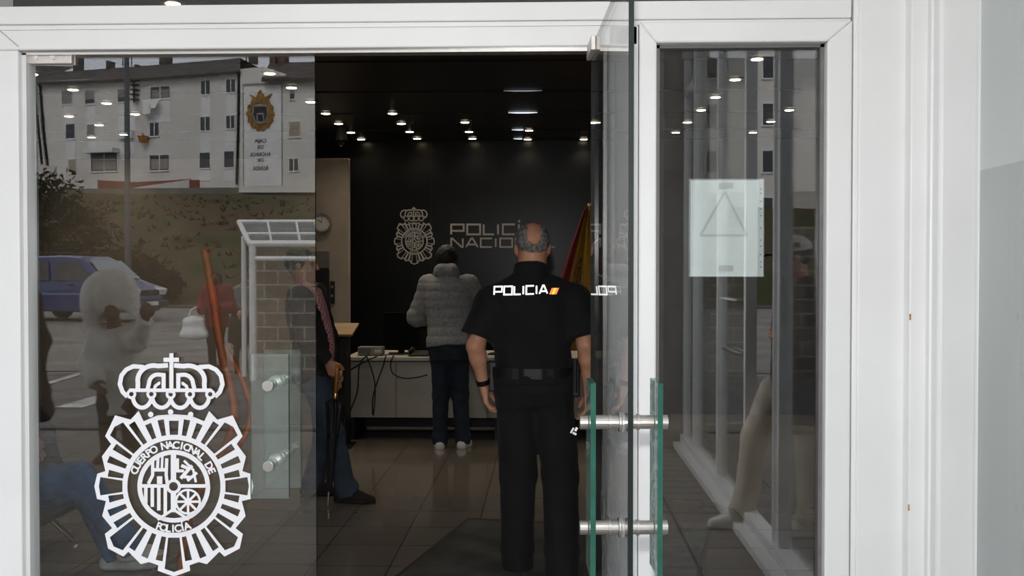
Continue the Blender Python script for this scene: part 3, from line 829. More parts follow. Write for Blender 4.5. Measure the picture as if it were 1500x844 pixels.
# ------------------------------------------------------------------ the two glass door leaves
ZT = F(400, 75, YG).z
WL = F(463, 500, YG).x - F(38, 500, YG).x
def leaf(name, label, loc, rz, m):
    r = thing(name, label, 'glass door', loc, rz, kind='structure')
    W = WL * m
    mb = MB(); x0, x1 = sorted((0.0, W))
    t = .006
    vs = [(x0, -t, .012), (x1, -t, .012), (x1, t, .012), (x0, t, .012), (x0, -t, ZT), (x1, -t, ZT), (x1, t, ZT), (x0, t, ZT)]
    mb.add(vs, [(0, 1, 5, 4), (2, 3, 7, 6)], 0)
    mb.add(vs, [(0, 3, 2, 1), (4, 5, 6, 7), (1, 2, 6, 5), (3, 0, 4, 7)], 1)
    mb.build('pane', [M['glass'], M['edge_dark']], r, world=False)
    # clamp at the hinge corner
    cx = .076 * m
    b = MB().box((.002 * m, -.020, ZT - .038), (.162 * m, -t - .0006, ZT + .004)).box((.002 * m, t + .0006, ZT - .038), (.162 * m, .020, ZT + .004))
    b.build('clamp', M['clamp'], r, world=False, bevel=.002)
    b = MB()
    for x in (.052, .104):
        b.tube([(x * m, -.020, ZT - .017), (x * m, -.0235, ZT - .017)], .0085, 14)
        b.tube([(x * m, -.0236, ZT - .017), (x * m, -.0245, ZT - .017)], .005, 6)
    b.build('clamp_screw', M['steel'], r, world=False)
    b = MB().box((.002 * m, -.020, .0), (.162 * m, -t - .0006, .045)).box((.002 * m, t + .0006, .0), (.162 * m, .020, .045))
    b.build('bottom_clamp', M['clamp'], r, world=False, bevel=.002)
    # vinyl badge on the outer face
    c0 = F(38, 500, YG).x
    def f(u, v, lift):
        p = F(130 + u / 2.527, 510 + v / 2.527, YG)
        x = p.x - c0
        if m < 0: x = -WL + x + .0
        return (x, -t - .0007 - lift, p.z)
    put_flat(emblem_geo(), f).build('badge_decal', M['vinyl'], r, world=False)
    # pull handles: a glass plate on each face, joined by steel standoffs
    hx0, hx1 = (F(377, 500, YG).x - c0) * m, (F(432, 500, YG).x - c0) * m
    z0, z1 = F(400, 729, 3.11).z, F(400, 518, 3.11).z
    zs = (F(405, 564, 3.11).z, F(405, 681, 3.11).z)
    for sgn, nm in ((-1, 'outer'), (1, 'inner')):
        y0, y1 = sgn * .070, sgn * .082
        ya, yb = min(y0, y1), max(y0, y1); xa_, xb_ = min(hx0, hx1), max(hx0, hx1)
        q = MB(); vs = [(xa_, ya, z0), (xb_, ya, z0), (xb_, yb, z0), (xa_, yb, z0), (xa_, ya, z1), (xb_, ya, z1), (xb_, yb, z1), (xa_, yb, z1)]
        q.add(vs, [(0, 1, 5, 4), (2, 3, 7, 6)], 0); q.add(vs, [(0, 3, 2, 1), (4, 5, 6, 7), (1, 2, 6, 5), (3, 0, 4, 7)], 1)
        h = q.build('handle_plate', [M['plate'], M['edge']], r, world=False)
        xs = (hx0 + hx1) / 2
        for z in zs:
            s_ = MB().tube([(xs, sgn * .0065, z), (xs, sgn * .012, z)], .023, 18).tube([(xs, sgn * .012, z), (xs, sgn * .069, z)], .0165, 18).tube([(xs, sgn * .083, z), (xs, sgn * .102, z)], .0165, 18)
            s_.tube([(xs, sgn * .030, z), (xs, sgn * .036, z)], .0195, 18)
            s_.build('standoff', M['steel'], h, world=False, smooth=False, bevel=.0008)
    return r
hl = F(38, 500, YG)
leaf('door_1', 'closed left glass door leaf with white police badge decal', (hl.x, YG, 0), 0.0, 1)
hr = F(868, 400, YG)
leaf('door_2', 'open right glass door leaf seen almost edge on', (hr.x, YG - .005, 0), math.radians(92.6), -1)

# ------------------------------------------------------------------ notice taped inside the side window
nt = thing('paper_notice', 'blank looking white sheet in a plastic sleeve on side window', 'notice', F(1066, 405, 3.19))
yn = 3.188
def sheet(x0, y0, x1, y1, ya, yb): 
    a, b = at_y(x0, y0, ya), at_y(x1, y1, ya); return MB().box((a.x, ya, b.z), (b.x, yb, a.z))
M['paper'] = mat('bluish_white_paper', '#f3faf8', .6, var=.03, scale=10)
M['sleeve'] = glass('plastic_sleeve', .08, (.975, .985, .985), haze=.10, rough=.15)
nt_s = MB()
x0, x1, y0, y1 = 1012, 1111, 264, 405
a, b = at_y(x0, y0, yn), at_y(x1, y1, yn)
nt_s.grid(24, 30, lambda u, v: (a.x + (b.x - a.x) * u, yn + .0045 + .0022 * noise.noise(Vector((u * 3, v * 4, 1))) + .0015 * noise.noise(Vector((u * 8, v * 5, 4))), a.z + (b.z - a.z) * v))
nt_s.build('paper', M['paper'], nt, smooth=True)
q = sheet(1009, 262, 1119, 406, yn - .0012, yn - .0006); q.build('sleeve', M['sleeve'], nt)
q = sheet(1111.5, 263, 1118, 405, yn + .001, yn + .002); q.build('punched_strip', mat('sleeve_strip', '#c7d0d0', .5, var=.03), nt)
for y in (277, 283.5, 295, 306, 316, 334, 352, 361, 373, 384, 391):
    p = at_y(1114.5, y, yn - .002); MB().tube([p, p + Vector((0, .0005, 0))], .0019, 10).build('punch_hole', M['black'], nt)
for y in (272, 393): sheet(1053, y - 4, 1074, y + 4, yn - .0030, yn - .0024).build('tape', mat('tape', '#a9aeac', .5, var=.03), nt)
q = MB()
for pts in (((1062, 281), (1026, 345)), ((1062, 281), (1094, 345)), ((1026, 345), (1094, 345))):
    aa, bb = at_y(*pts[0], yn + .0004), at_y(*pts[1], yn + .0004)
    dd = (bb - aa).normalized(); nn = Vector((-dd.z, 0, dd.x)) * .004
    q.add([aa + nn, bb + nn, bb - nn, aa - nn], [(0, 1, 2, 3)])
q.build('printed_triangle', mat('faint_print', '#cdd7d0', .6, var=.03), nt)

# ------------------------------------------------------------------ ceiling downlights
M['lamp'] = emit('warm_lamp', (1.0, .80, .50), 14.0)
spots = [(253, 3), (358, 78), (395, 106), (427, 127), (455, 148), (477, 165), (496, 180), (514, 193), (529, 203),
         (47, 107), (107, 130), (156, 150), (198, 166), (101, 169), (145, 182), (134, 200), (181, 196),
         (575, 165), (588, 180), (600, 192), (611, 202), (681, 178), (687, 192), (692, 202), (775, 190), (773, 203), (855, 203),
         (1109, 85), (1077, 115), (1048, 141), (1027, 160), (1007, 178), (990, 193), (1156, 160), (1129, 177), (1103, 193)]
proto = None
def ring(mb, r0, r1, z0, z1, n=20):
    vs, fs = [], []
    for i in range(n):
        a = 2 * PI * i / n; c, s_ = math.cos(a), math.sin(a)
        vs += [(r0 * c, r0 * s_, z0), (r1 * c, r1 * s_, z0), (r1 * c, r1 * s_, z1), (r0 * c, r0 * s_, z1)]
    for i in range(n):
        j = (i + 1) % n
        for k in range(4): fs.append((i * 4 + k, i * 4 + (k + 1) % 4, j * 4 + (k + 1) % 4, j * 4 + k))
    return mb.add(vs, fs)
for i, (x, y) in enumerate(spots):
    p = at_z(x, y, CEIL - .006)
    if p.y > YB - .08: p.y = YB - .08
    if proto is None:
        proto = thing('downlight', 'small round warm downlight set into the dark ceiling', 'ceiling light', p, 0, 'downlights in the lobby ceiling')
        ring(MB(), .040, .062, -.010, .004).build('trim_ring', M['steel'], proto, world=False)
        MB().tube([(0, 0, -.012), (0, 0, .003)], [.037, .040], 18).build('lens', M['lamp'], proto, world=False)
        r_ = proto
    else:
        r_ = dup(proto, p)
    sp = bpy.data.lights.get('downlight_beam') or bpy.data.lights.new('downlight_beam', 'SPOT')
    sp.energy = 4; sp.spot_size = math.radians(125); sp.spot_blend = .8; sp.color = (1, .86, .66); sp.shadow_soft_size = .04
    lo = bpy.data.objects.new('downlight_beam', sp); C.objects.link(lo); lo.parent = r_; lo.location = (0, 0, -.03)

M['seam_glow'] = emit('cool_seam_glow', (.80, .90, 1.0), 1.3)  # added emitters that imitate soft highlights on the ceiling seams, no real fittings
M['seam_glow_dim'] = emit('dim_seam_glow', (.80, .90, 1.0), .22)
for i, (ys_, wd_, m_) in enumerate(((seams[0], .30, 'seam_glow_dim'), (seams[1], .26, 'seam_glow'), (seams[2], .22, 'seam_glow'), (seams[3] - .05, .20, 'seam_glow'))):
    xx = at_y(766, 160, ys_).x
    r = thing('added_glow_strip', 'short added cool white glow strip on a dark ceiling seam, ' + ('nearest the entrance', 'second from the entrance', 'third from the entrance', 'closest to the black wall')[i], 'ceiling light', (xx, ys_ - .03, CEIL), 0, 'added glow strips along one ceiling line')
    MB().box((-wd_, -.004, -.014), (wd_, .03, 0)).build('strip_back', M['lip'], r, world=False)
    MB().tube([(-wd_ * .5, -.006, -.006), (-wd_ * .2, -.007, -.008), (wd_ * .2, -.007, -.008), (wd_ * .5, -.006, -.006)], [.0015, .005, .005, .0015], 8).build('lamp', M[m_], r, world=False)  # added glowing tube standing in for the seam highlight

# ------------------------------------------------------------------ badge and lettering on the back wall
ws = thing('wall_emblem', 'silver police badge emblem mounted on the black back wall', 'emblem', at_y(607, 388, YB - .01))
k = (85 / FPX * YB) / 826.0
ce = at_y(607, 345.5, YB)
def fe(u, v, lift): return (ce.x + (u - 317) * k, YB - .008 - lift, ce.z - (v - 431) * k)
put_flat(emblem_geo(), fe, .00004).build('badge', M['silver'], ws)
GL = {'P': (1.55, [[(0, 0), (0, 1), (1.45, 1), (1.45, .36), (0, .36)]]),
      'O': (1.6, [[(0, 0), (0, 1), (1.5, 1), (1.5, 0), (0, 0), (0, .2)]]),
      'L': (1.3, [[(0, 1), (0, 0), (1.2, 0)]]), 'I': (.28, [[(.05, 0), (.05, 1)]]), 'Í': (.28, [[(.05, 0), (.05, 1)], [(.0, 1.22), (.16, 1.42)]]),
      'C': (1.5, [[(1.4, 1), (0, 1), (0, 0), (1.4, 0)]]),
      'A': (1.5, [[(0, 0), (.62, 1), (.82, 1), (1.44, 0)], [(.28, .3), (1.16, .3)]]),
      'N': (1.55, [[(0, 0), (0, 1), (.16, 1), (1.3, 0), (1.45, 0), (1.45, 1)]])}
def word_geo(word, x0, x1, h, sw=.2):
    """techno capitals drawn between x0 and x1, baseline 0, height h"""
    tot = sum(GL[c][0] + .32 for c in word) - .32
    kx = (x1 - x0) / tot; P = []; x = x0
    for c in word:
        for pl in GL[c][1]:
            P += [[(q.x, q.y) for q in qd] for qd in stroke([(x + u * kx, v * h) for u, v in pl], sw * h)]
        x += (GL[c][0] + .32) * kx
    return [(q, [(0, 1, 2, 3)]) for q in P]
wt = thing('wall_lettering', 'silver words POLICÍA NACIONAL on the black back wall', 'sign', at_y(735, 365, YB - .01))
for word, x0, x1, yb_, yt in (('POLICÍA', 661, 786, 343.5, 329), ('NACIONAL', 661, 814, 362, 349.5)):
    a, b = at_y(x0, yb_, YB), at_y(x1, yb_, YB); h = at_y(x0, yt, YB).z - a.z
    put_flat(word_geo(word, a.x, b.x, h, .19), lambda u, v, l, z=a.z: (u, YB - .006 - l, z + v)).build('lettering', M['silver'], wt)

# ------------------------------------------------------------------ desk
dk = thing('reception_desk', 'long pale grey desk with raised front panels before the black wall', 'desk', (-.6, 9.6, 0))
YD = 9.29
zt_, zb_ = at_y(600, 523, YD).z, at_y(600, 612, YD).z
xd0, xd1, xs1 = at_y(509, 520, YD).x, .95, at_y(580, 560, YD).x
cuts = [xd0, xs1, at_y(711, 560, YD).x + .02, xd1]
for a, b in zip(cuts[:-1], cuts[1:]):
    MB().box((a + .002, YD, zb_), (b - .002, YD + .02, zt_ - .045)).build('front_panel', M['desk_panel'], dk, bevel=.002)
MB().box((xd0 - .02, YD - .03, zt_ - .035), (xd1 + .02, YD + .78, zt_)).build('desktop', M['desk_top'], dk, bevel=.004)
for x in (xd0 + .03, -.45, xd1 - .03):
    MB().box((x - .025, YD + .05, 0), (x + .025, YD + .70, zt_ - .035)).build('leg_frame', M['black'], dk, bevel=.003)
MB().box((xd0 + .02, YD + .60, .03), (xd1 - .02, YD + .62, .70)).build('modesty_panel', M['black'], dk)

def monitor(name, label, x, y, wpx, hpx, Y, rz=0.0, grp=None):
    b = at_y(x, y, Y); kx = Y / FPX; W, H = wpx * kx, hpx * kx
    r = thing(name, label, 'monitor', (b.x, Y, zt_), rz, grp)
    MB().box((-W / 2, -.02, .10), (W / 2, .02, .10 + H)).build('screen_housing', M['matte_black'], r, world=False, bevel=.01)
    MB().box((-W / 2 + .015, .0202, .115), (W / 2 - .015, .022, .085 + H)).build('screen', mat('dark_screen', (.01, .01, .012), .1), r, world=False)
    MB().box((-.03, -.035, .012), (.03, -.021, .22)).build('stand', M['matte_black'], r, world=False, bevel=.004)
    MB().box((-.12, -.10, .0), (.12, .08, .012)).build('base', M['black'], r, world=False, bevel=.005)
    return r
monitor('monitor', 'black monitor seen from behind on desk left of grey jacket', 588, 520, 52, 46, 9.62, math.radians(8))
monitor('monitor', 'black monitor on desk right of the grey jacket, behind the officer', 735, 520, 54, 46, 9.62, math.radians(-6))
# small grey vented box
bp_ = at_y(544, 521, 9.45)
r = thing('network_box', 'small grey vented box lying on desk near its left end', 'electronic box', (bp_.x, 9.45, zt_))
MB().box((-.115, -.07, .006), (.115, .07, .082)).build('case', M['grey_plastic'], r, world=False, bevel=.004)
q = MB()
for i in range(9): q.box((-.10 + i * .012, -.0715, .02), (-.095 + i * .012, -.0702, .07))
q.build('vent', M['black'], r, world=False)
MB().box((.04, -.0715, .03), (.10, -.0702, .06)).build('port_panel', mat('light_port', '#a5a29c', .5), r, world=False)
for x in (-.09, .09):
    for y in (-.05, .05): MB().tube([(x, y, 0), (x, y, .006)], .008, 8).build('rubber_foot', M['black'], r, world=False)
# wooden tray on a black stand left of the desk
tp = at_y(488, 483, 8.95)
r = thing('side_stand', 'slanted pale wood tray on black stand beside the desk', 'stand', (tp.x, 8.95, 0))
zz = tp.z
MB().obox((0, 0, zz), (.40, .34, .022), Matrix.Rotation(math.radians(14), 3, 'X')).build('tray', M['wood'], r, world=False, bevel=.004)
MB().box((-.13, -.11, .02), (.13, .14, zz - .06)).build('cabinet', M['black'], r, world=False, bevel=.008)
MB().box((-.17, -.14, 0), (.17, .16, .02)).build('base', M['black'], r, world=False, bevel=.004)
MB().obox((.0, -.02, zz - .04), (.20, .10, .05), Matrix.Rotation(math.radians(14), 3, 'X')).build('bracket', M['black'], r, world=False)
# telephone on the desk
tp = at_y(622, 521, 9.42)
r = thing('desk_phone', 'low black telephone on desk just left of grey jacket', 'telephone', (tp.x - .05, 9.42, zt_))
MB().prism([(-.09, 0), (.09, 0), (.09, .045), (-.09, .02)], -.09, .09, lambda u, v, h: (h, u, v)).build('phone_body', M['black'], r, world=False, bevel=.005)
MB().tube([(-.075, -.07, .045), (-.07, -.03, .06), (-.07, .04, .07), (-.075, .075, .06)], [.02, .014, .014, .022], 10).build('handset', M['black'], r, world=False, smooth=True)
# cables hanging in front of the desk panels
def cable(label, pts, Y=9.235):
    P = [at_y(x, y, Y) for x, y in pts]
    P = [P[0] + Vector((0, .12, 0))] + P
    for i in range(2): P = [P[0]] + [q for a, b in zip(P[:-1], P[1:]) for q in (a * .75 + b * .25, a * .25 + b * .75)] + [P[-1]]
    o = MB().tube(P, .006, 8).build('cable', M['black'], smooth=True)
    tag(o, label, 'cable', 'cables hanging off the desk front')
cable('black cable curving down to bottom edge of the left desk panel', [(538, 520.5), (526, 531), (525, 552), (524, 575), (515, 597), (511, 610)])
cable('black cable dropping straight down by the panel joint', [(565, 520.5), (562, 535), (552, 560), (545, 585), (546, 608)], 9.205)
cable('black cable forming long narrow loop beside panel joint', [(536, 520.5), (544, 540), (550, 562), (549, 590), (547, 609)], 9.17)
cable('black cable bowing sideways in a wide low arc to grey jacket', [(576, 520.5), (571, 535), (575, 549), (592, 555), (612, 553), (626, 549)], 9.23)
cable('short black cable sagging along the desk top edge at its left', [(556, 520.5), (540, 527), (522, 536), (507, 547)], 9.13)

# ------------------------------------------------------------------ clock, panels, dome camera, flag
cp = at_y(472, 326, 10.19)
r = thing('wall_clock', 'round white wall clock on the beige partition', 'clock', cp)
rc_ = 14.5 * 10.19 / FPX
q = MB(); ring(q, rc_ * .86, rc_, -.035, 0.0, 32); q.v = [(x, z, y) for x, y, z in q.v]
q.build('rim', M['grey_plastic'], r, world=False)
MB().tube([(0, -.004, 0), (0, -.018, 0)], rc_ * .87, 32).build('dial', mat('clock_dial', '#b5b0a8', .5, var=.02), r, world=False)
for i in range(12):
    a = PI * i / 6; q = MB().obox((math.sin(a) * rc_ * .74, -.0186, math.cos(a) * rc_ * .74), (.005, .001, .012), Matrix.Rotation(a, 3, 'Y')); q.build('hour_mark', M['black'], r, world=False)
MB().obox((-.02, -.0195, .012), (.006, .001, .05), Matrix.Rotation(math.radians(-60), 3, 'Y')).build('hand', M['black'], r, world=False)
MB().obox((.0, -.0200, .03), (.004, .001, .07), Matrix.Rotation(math.radians(5), 3, 'Y')).build('hand', M['black'], r, world=False)
p0, p1 = at_y(455, 368, 10.19), at_y(482.5, 393, 10.19); p2 = at_y(480, 420, 10.19)
r = thing('intercom_panel', 'tall grey and black wall panel below the clock', 'wall panel', Vector(((p0.x + p1.x) / 2, 10.2, p2.z)))
MB().box((p0.x, 10.16, p1.z), (p1.x, 10.198, p0.z)).build('upper_plate', mat('dim_grey_plate', '#55524e', .5), r, bevel=.004)
MB().box((p0.x, 10.165, p2.z - .12), (p1.x, 10.198, p1.z - .003)).build('lower_plate', M['black'], r, bevel=.004)
p0, p1 = at_y(484, 412, 10.19), at_y(490.5, 445, 10.19)
r = thing('switch_plate', 'small dark switch plate on the beige partition edge', 'switch', Vector(((p0.x + p1.x) / 2, 10.2, p1.z)))
MB().box((p0.x, 10.17, p1.z), (p1.x, 10.198, p0.z)).build('plate', M['black'], r, bevel=.003)
for z in (.35, .75): MB().box((p0.x + .012, 10.166, p1.z + (p0.z - p1.z) * z - .012), (p1.x - .012, 10.1705, p1.z + (p0.z - p1.z) * z + .012)).build('rocker', M['grey_plastic'], r)
dp = at_y(500, 210, 10.06)
r = thing('dome_camera', 'ceiling dome camera with grey collar above the beige partition', 'security camera', Vector((dp.x, 10.06, CEIL)))
hh = CEIL - dp.z
MB().tube([(0, 0, 0), (0, 0, -hh + .03)], [.045, .062], 20).build('collar', mat('dome_collar', '#4a4846', .5), r, world=False)
q = MB(); q.grid(20, 8, lambda u, v: (.06 * math.sin(PI / 2 * v) * math.cos(2 * PI * u), .06 * math.sin(PI / 2 * v) * math.sin(2 * PI * u), -hh + .03 - .062 * math.cos(PI / 2 * v)))
q.build('dome', mat('smoked_dome', (.01, .01, .01), .08), r, world=False, smooth=True)
# flag
fx = at_y(863, 300, 10.4); ft = at_y(846, 312, 10.4).z
r = thing('spanish_flag', 'red and yellow flag hanging from a floor pole by back wall', 'flag', (fx.x, 10.4, 0))
MB().tube([(0, 0, .03), (0, 0, ft + .06)], .016, 12).build('pole', M['cane'], r, world=False)
MB().tube([(0, 0, ft + .05), (0, 0, ft + .07), (0, 0, ft + .09), (0, 0, ft + .10)], [.02, .026, .018, .004], 12).build('finial', M['gold'], r, world=False, smooth=True)
MB().tube([(0, 0, 0), (0, 0, .02), (0, 0, .05)], [.19, .18, .03], 24).build('base', M['steel'], r, world=False)
def flag_pt(u, v):
    """u across the hoist bands 0..1, v along the drop 0..1; gathered at the top, spreading below"""
    z = ft + .06 - v * 1.45
    spread = .05 + .50 * min(1, v * 1.4) ** .9
    x = (u - .62) * spread * 1.15
    y = -.02 - .05 * math.sin(u * 13 + v * 1.5) * min(1, .25 + v) - .02 * math.sin(u * 29)
    return (x, y, z - .05 * u)
def flag_mat():
    m, t, n, l = new_mat('flag_cloth'); b = n['Principled BSDF']
    at = n.new('ShaderNodeUVMap'); at.uv_map = 'bands'; sx = n.new('ShaderNodeSeparateXYZ'); l.new(at.outputs[0], sx.inputs[0])
    rp = n.new('ShaderNodeValToRGB'); rp.color_ramp.interpolation = 'CONSTANT'
    e = rp.color_ramp.elements; e[0].position = 0; e[0].color = (.13, .008, .010, 1); e[1].position = .20; e[1].color = (.30, .16, .010, 1); e2 = e.new(.80); e2.color = (.16, .008, .010, 1)
    l.new(sx.outputs['X'], rp.inputs[0]); l.new(rp.outputs[0], b.inputs['Base Color']); b.inputs['Roughness'].default_value = .7
    return m
q = MB(); q.grid(60, 50, flag_pt); o = q.build('cloth', flag_mat(), r, world=False, smooth=True, solid=.002)
uv = o.data.uv_layers.new(name='bands')
for lp in o.data.loops:
    vi = lp.vertex_index; uv.data[lp.index].uv = ((vi % 61) / 60, (vi // 61) / 50)
q = MB()
def on_flag(u, v): p = Vector(flag_pt(u, v)); return p + Vector((0, -.008, 0))
for (u0, v0, u1, v1) in ((.34, .40, .44, .52), (.34, .34, .44, .39), (.28, .38, .31, .54), (.47, .38, .50, .54), (.36, .53, .42, .56)):
    q.grid(6, 6, lambda a, b, u0=u0, v0=v0, u1=u1, v1=v1: on_flag(u0 + (u1 - u0) * a, v0 + (v1 - v0) * b))
q.build('coat_of_arms', mat('flag_arms', '#4a2a1c', .7, var=.3, scale=40, col2='#8a6a3a'), r, world=False, smooth=True)

# ------------------------------------------------------------------ doormat
M['mat'] = mat('charcoal_ribbed_mat', (.075, .075, .072), .95, var=.25, scale=3, bump=.6, bscale=160)
c0 = at_z(685, 758, .012); c1 = at_z(860, 767, .012); cl_ = at_z(577, 844, .012)
e1 = (Vector((c1.x - c0.x, c1.y - c0.y))).normalized(); e2 = Vector((cl_.x - c0.x, cl_.y - c0.y)).normalized()
pl = [Vector((c0.x, c0.y)), Vector((c0.x, c0.y)) + e1 * 1.5, Vector((c0.x, c0.y)) + e1 * 1.5 + e2 * 2.7, Vector((c0.x, c0.y)) + e2 * 2.7]
r = thing('entrance_mat', 'large charcoal ribbed mat lying askew inside the doorway', 'doormat', (c0.x, c0.y, 0))
MB().prism([tuple(p) for p in pl], .001, .009, lambda u, v, h: (u, v, h)).build('border', M['black'], r, bevel=.002)
ins = [p + (sum((q for q in pl), Vector((0, 0))) / 4 - p).normalized() * .05 for p in pl]
MB().prism([tuple(p) for p in ins], .0092, .012, lambda u, v, h: (u, v, h)).build('pile', M['mat'], r)

# ------------------------------------------------------------------ orange hose standing behind the left leaf
M['orange'] = mat('orange_rubber', '#bb6422', .5, var=.1, scale=8)
Yh = 5.0
def hose_path(pts, Y0, Y1):
    P = [at_y(x, y, Y0 + (Y1 - Y0) * i / (len(pts) - 1)) for i, (x, y) in enumerate(pts)]
    for i in range(3): P = [P[0]] + [q for a, b in zip(P[:-1], P[1:]) for q in (a * .75 + b * .25, a * .25 + b * .75)] + [P[-1]]
    return P
r = thing('orange_hose', 'bent orange tube standing behind the left glass leaf', 'hose', (at_y(262, 880, 4.8).x, 4.8, 0))
P1 = hose_path([(300, 366), (312, 430), (321, 500), (336, 560), (345, 605), (336, 645), (312, 682), (286, 730), (268, 800), (262, 866)], 5.0, 4.95)
MB().tube(P1, [.022 - .003 * i / len(P1) for i in range(len(P1))], 12).build('tube', M['orange'], r, smooth=True)
P2 = hose_path([(327, 505), (352, 548), (366, 585), (368, 615), (356, 645), (336, 668), (318, 678)], 5.03, 4.97)
MB().tube(P2, .015, 10).build('loop', M['orange'], r, smooth=True)
zl = P1[-1]
MB().tube([(zl.x, zl.y, 0), (zl.x, zl.y, .02), (zl.x, zl.y, max(.03, zl.z))], [.16, .15, .03], 20).build('base', M['black'], r)

# ------------------------------------------------------------------ people
M['skin'] = mat('skin', '#c48c72', .5, var=.06, scale=14)
M['skin_red'] = mat('ruddy_skin', '#dba283', .5, var=.10, scale=10, col2='#c98a6a')
M['skin_dark'] = mat('dark_skin', '#5d3a2a', .5, var=.06, scale=14)
M['eye'] = mat('eye', '#3a2a22', .15, var=.1)
M['uniform'] = mat('black_uniform', (.0065, .0065, .0078), .9, var=.15, scale=10, bump=.05, bscale=300, sheen=.03)
M['trouser_black'] = mat('black_trousers', (.0085, .0085, .0098), .9, var=.15, scale=8, bump=.05, bscale=300, sheen=.03)
M['leather'] = mat('black_leather', (.009, .009, .009), .5, var=.1, scale=30)
M['grey_hair'] = mat('grey_hair', '#8c8782', .7, var=.25, scale=60, bump=.5, bscale=150)
M['dark_hair'] = mat('dark_hair', (.010, .009, .008), .6, var=.2, scale=60, bump=.4, bscale=120)
M['puffer'] = mat('grey_puffer', '#8b8d90', .75, var=.12, scale=45, bump=.25, bscale=180)
M['dark_jeans'] = mat('dark_jeans', '#1c2534', .85, var=.2, scale=12, bump=.1, bscale=250)
M['blue_jeans'] = mat('blue_jeans', '#4a7099', .85, var=.2, scale=7, bump=.1, bscale=250)
M['mid_jeans'] = mat('mid_jeans', '#3d4858', .85, var=.2, scale=7, bump=.1, bscale=250)
M['white_shoe'] = mat('white_leather', '#d6d4d0', .5, var=.05, scale=20)
M['dark_jacket'] = mat('dark_jacket', (.014, .013, .013), .8, var=.2, scale=10)
M['brown_shoe'] = mat('dark_suede', '#241a15', .8, var=.2, scale=20)
M['retro'] = mat('reflective_lettering', (.92, .92, .88), .42, 1.0, .02, 20)
def beaded(m):
    # glass beads in the film face straight back whatever the curve of the cloth
    t = m.node_tree; cx_ = t.nodes.new('ShaderNodeCombineXYZ'); cx_.inputs[1].default_value = -1.0; cx_.inputs[2].default_value = .03
    t.links.new(cx_.outputs[0], t.nodes['Principled BSDF'].inputs['Normal']); return m
beaded(M['retro'])
def gingham():
    m, t, n, l = new_mat('pink_gingham'); b = n['Principled BSDF']
    tc = n.new('ShaderNodeTexCoord')
    ck = n.new('ShaderNodeTexChecker'); ck.inputs['Scale'].default_value = 70; ck.inputs['Color1'].default_value = (*lin('#c0405f'), 1); ck.inputs['Color2'].default_value = (*lin('#dfc6c6'), 1)
    l.new(tc.outputs['Object'], ck.inputs['Vector']); l.new(ck.outputs['Color'], b.inputs['Base Color']); b.inputs['Roughness'].default_value = .8
    return m
M['gingham'] = gingham()

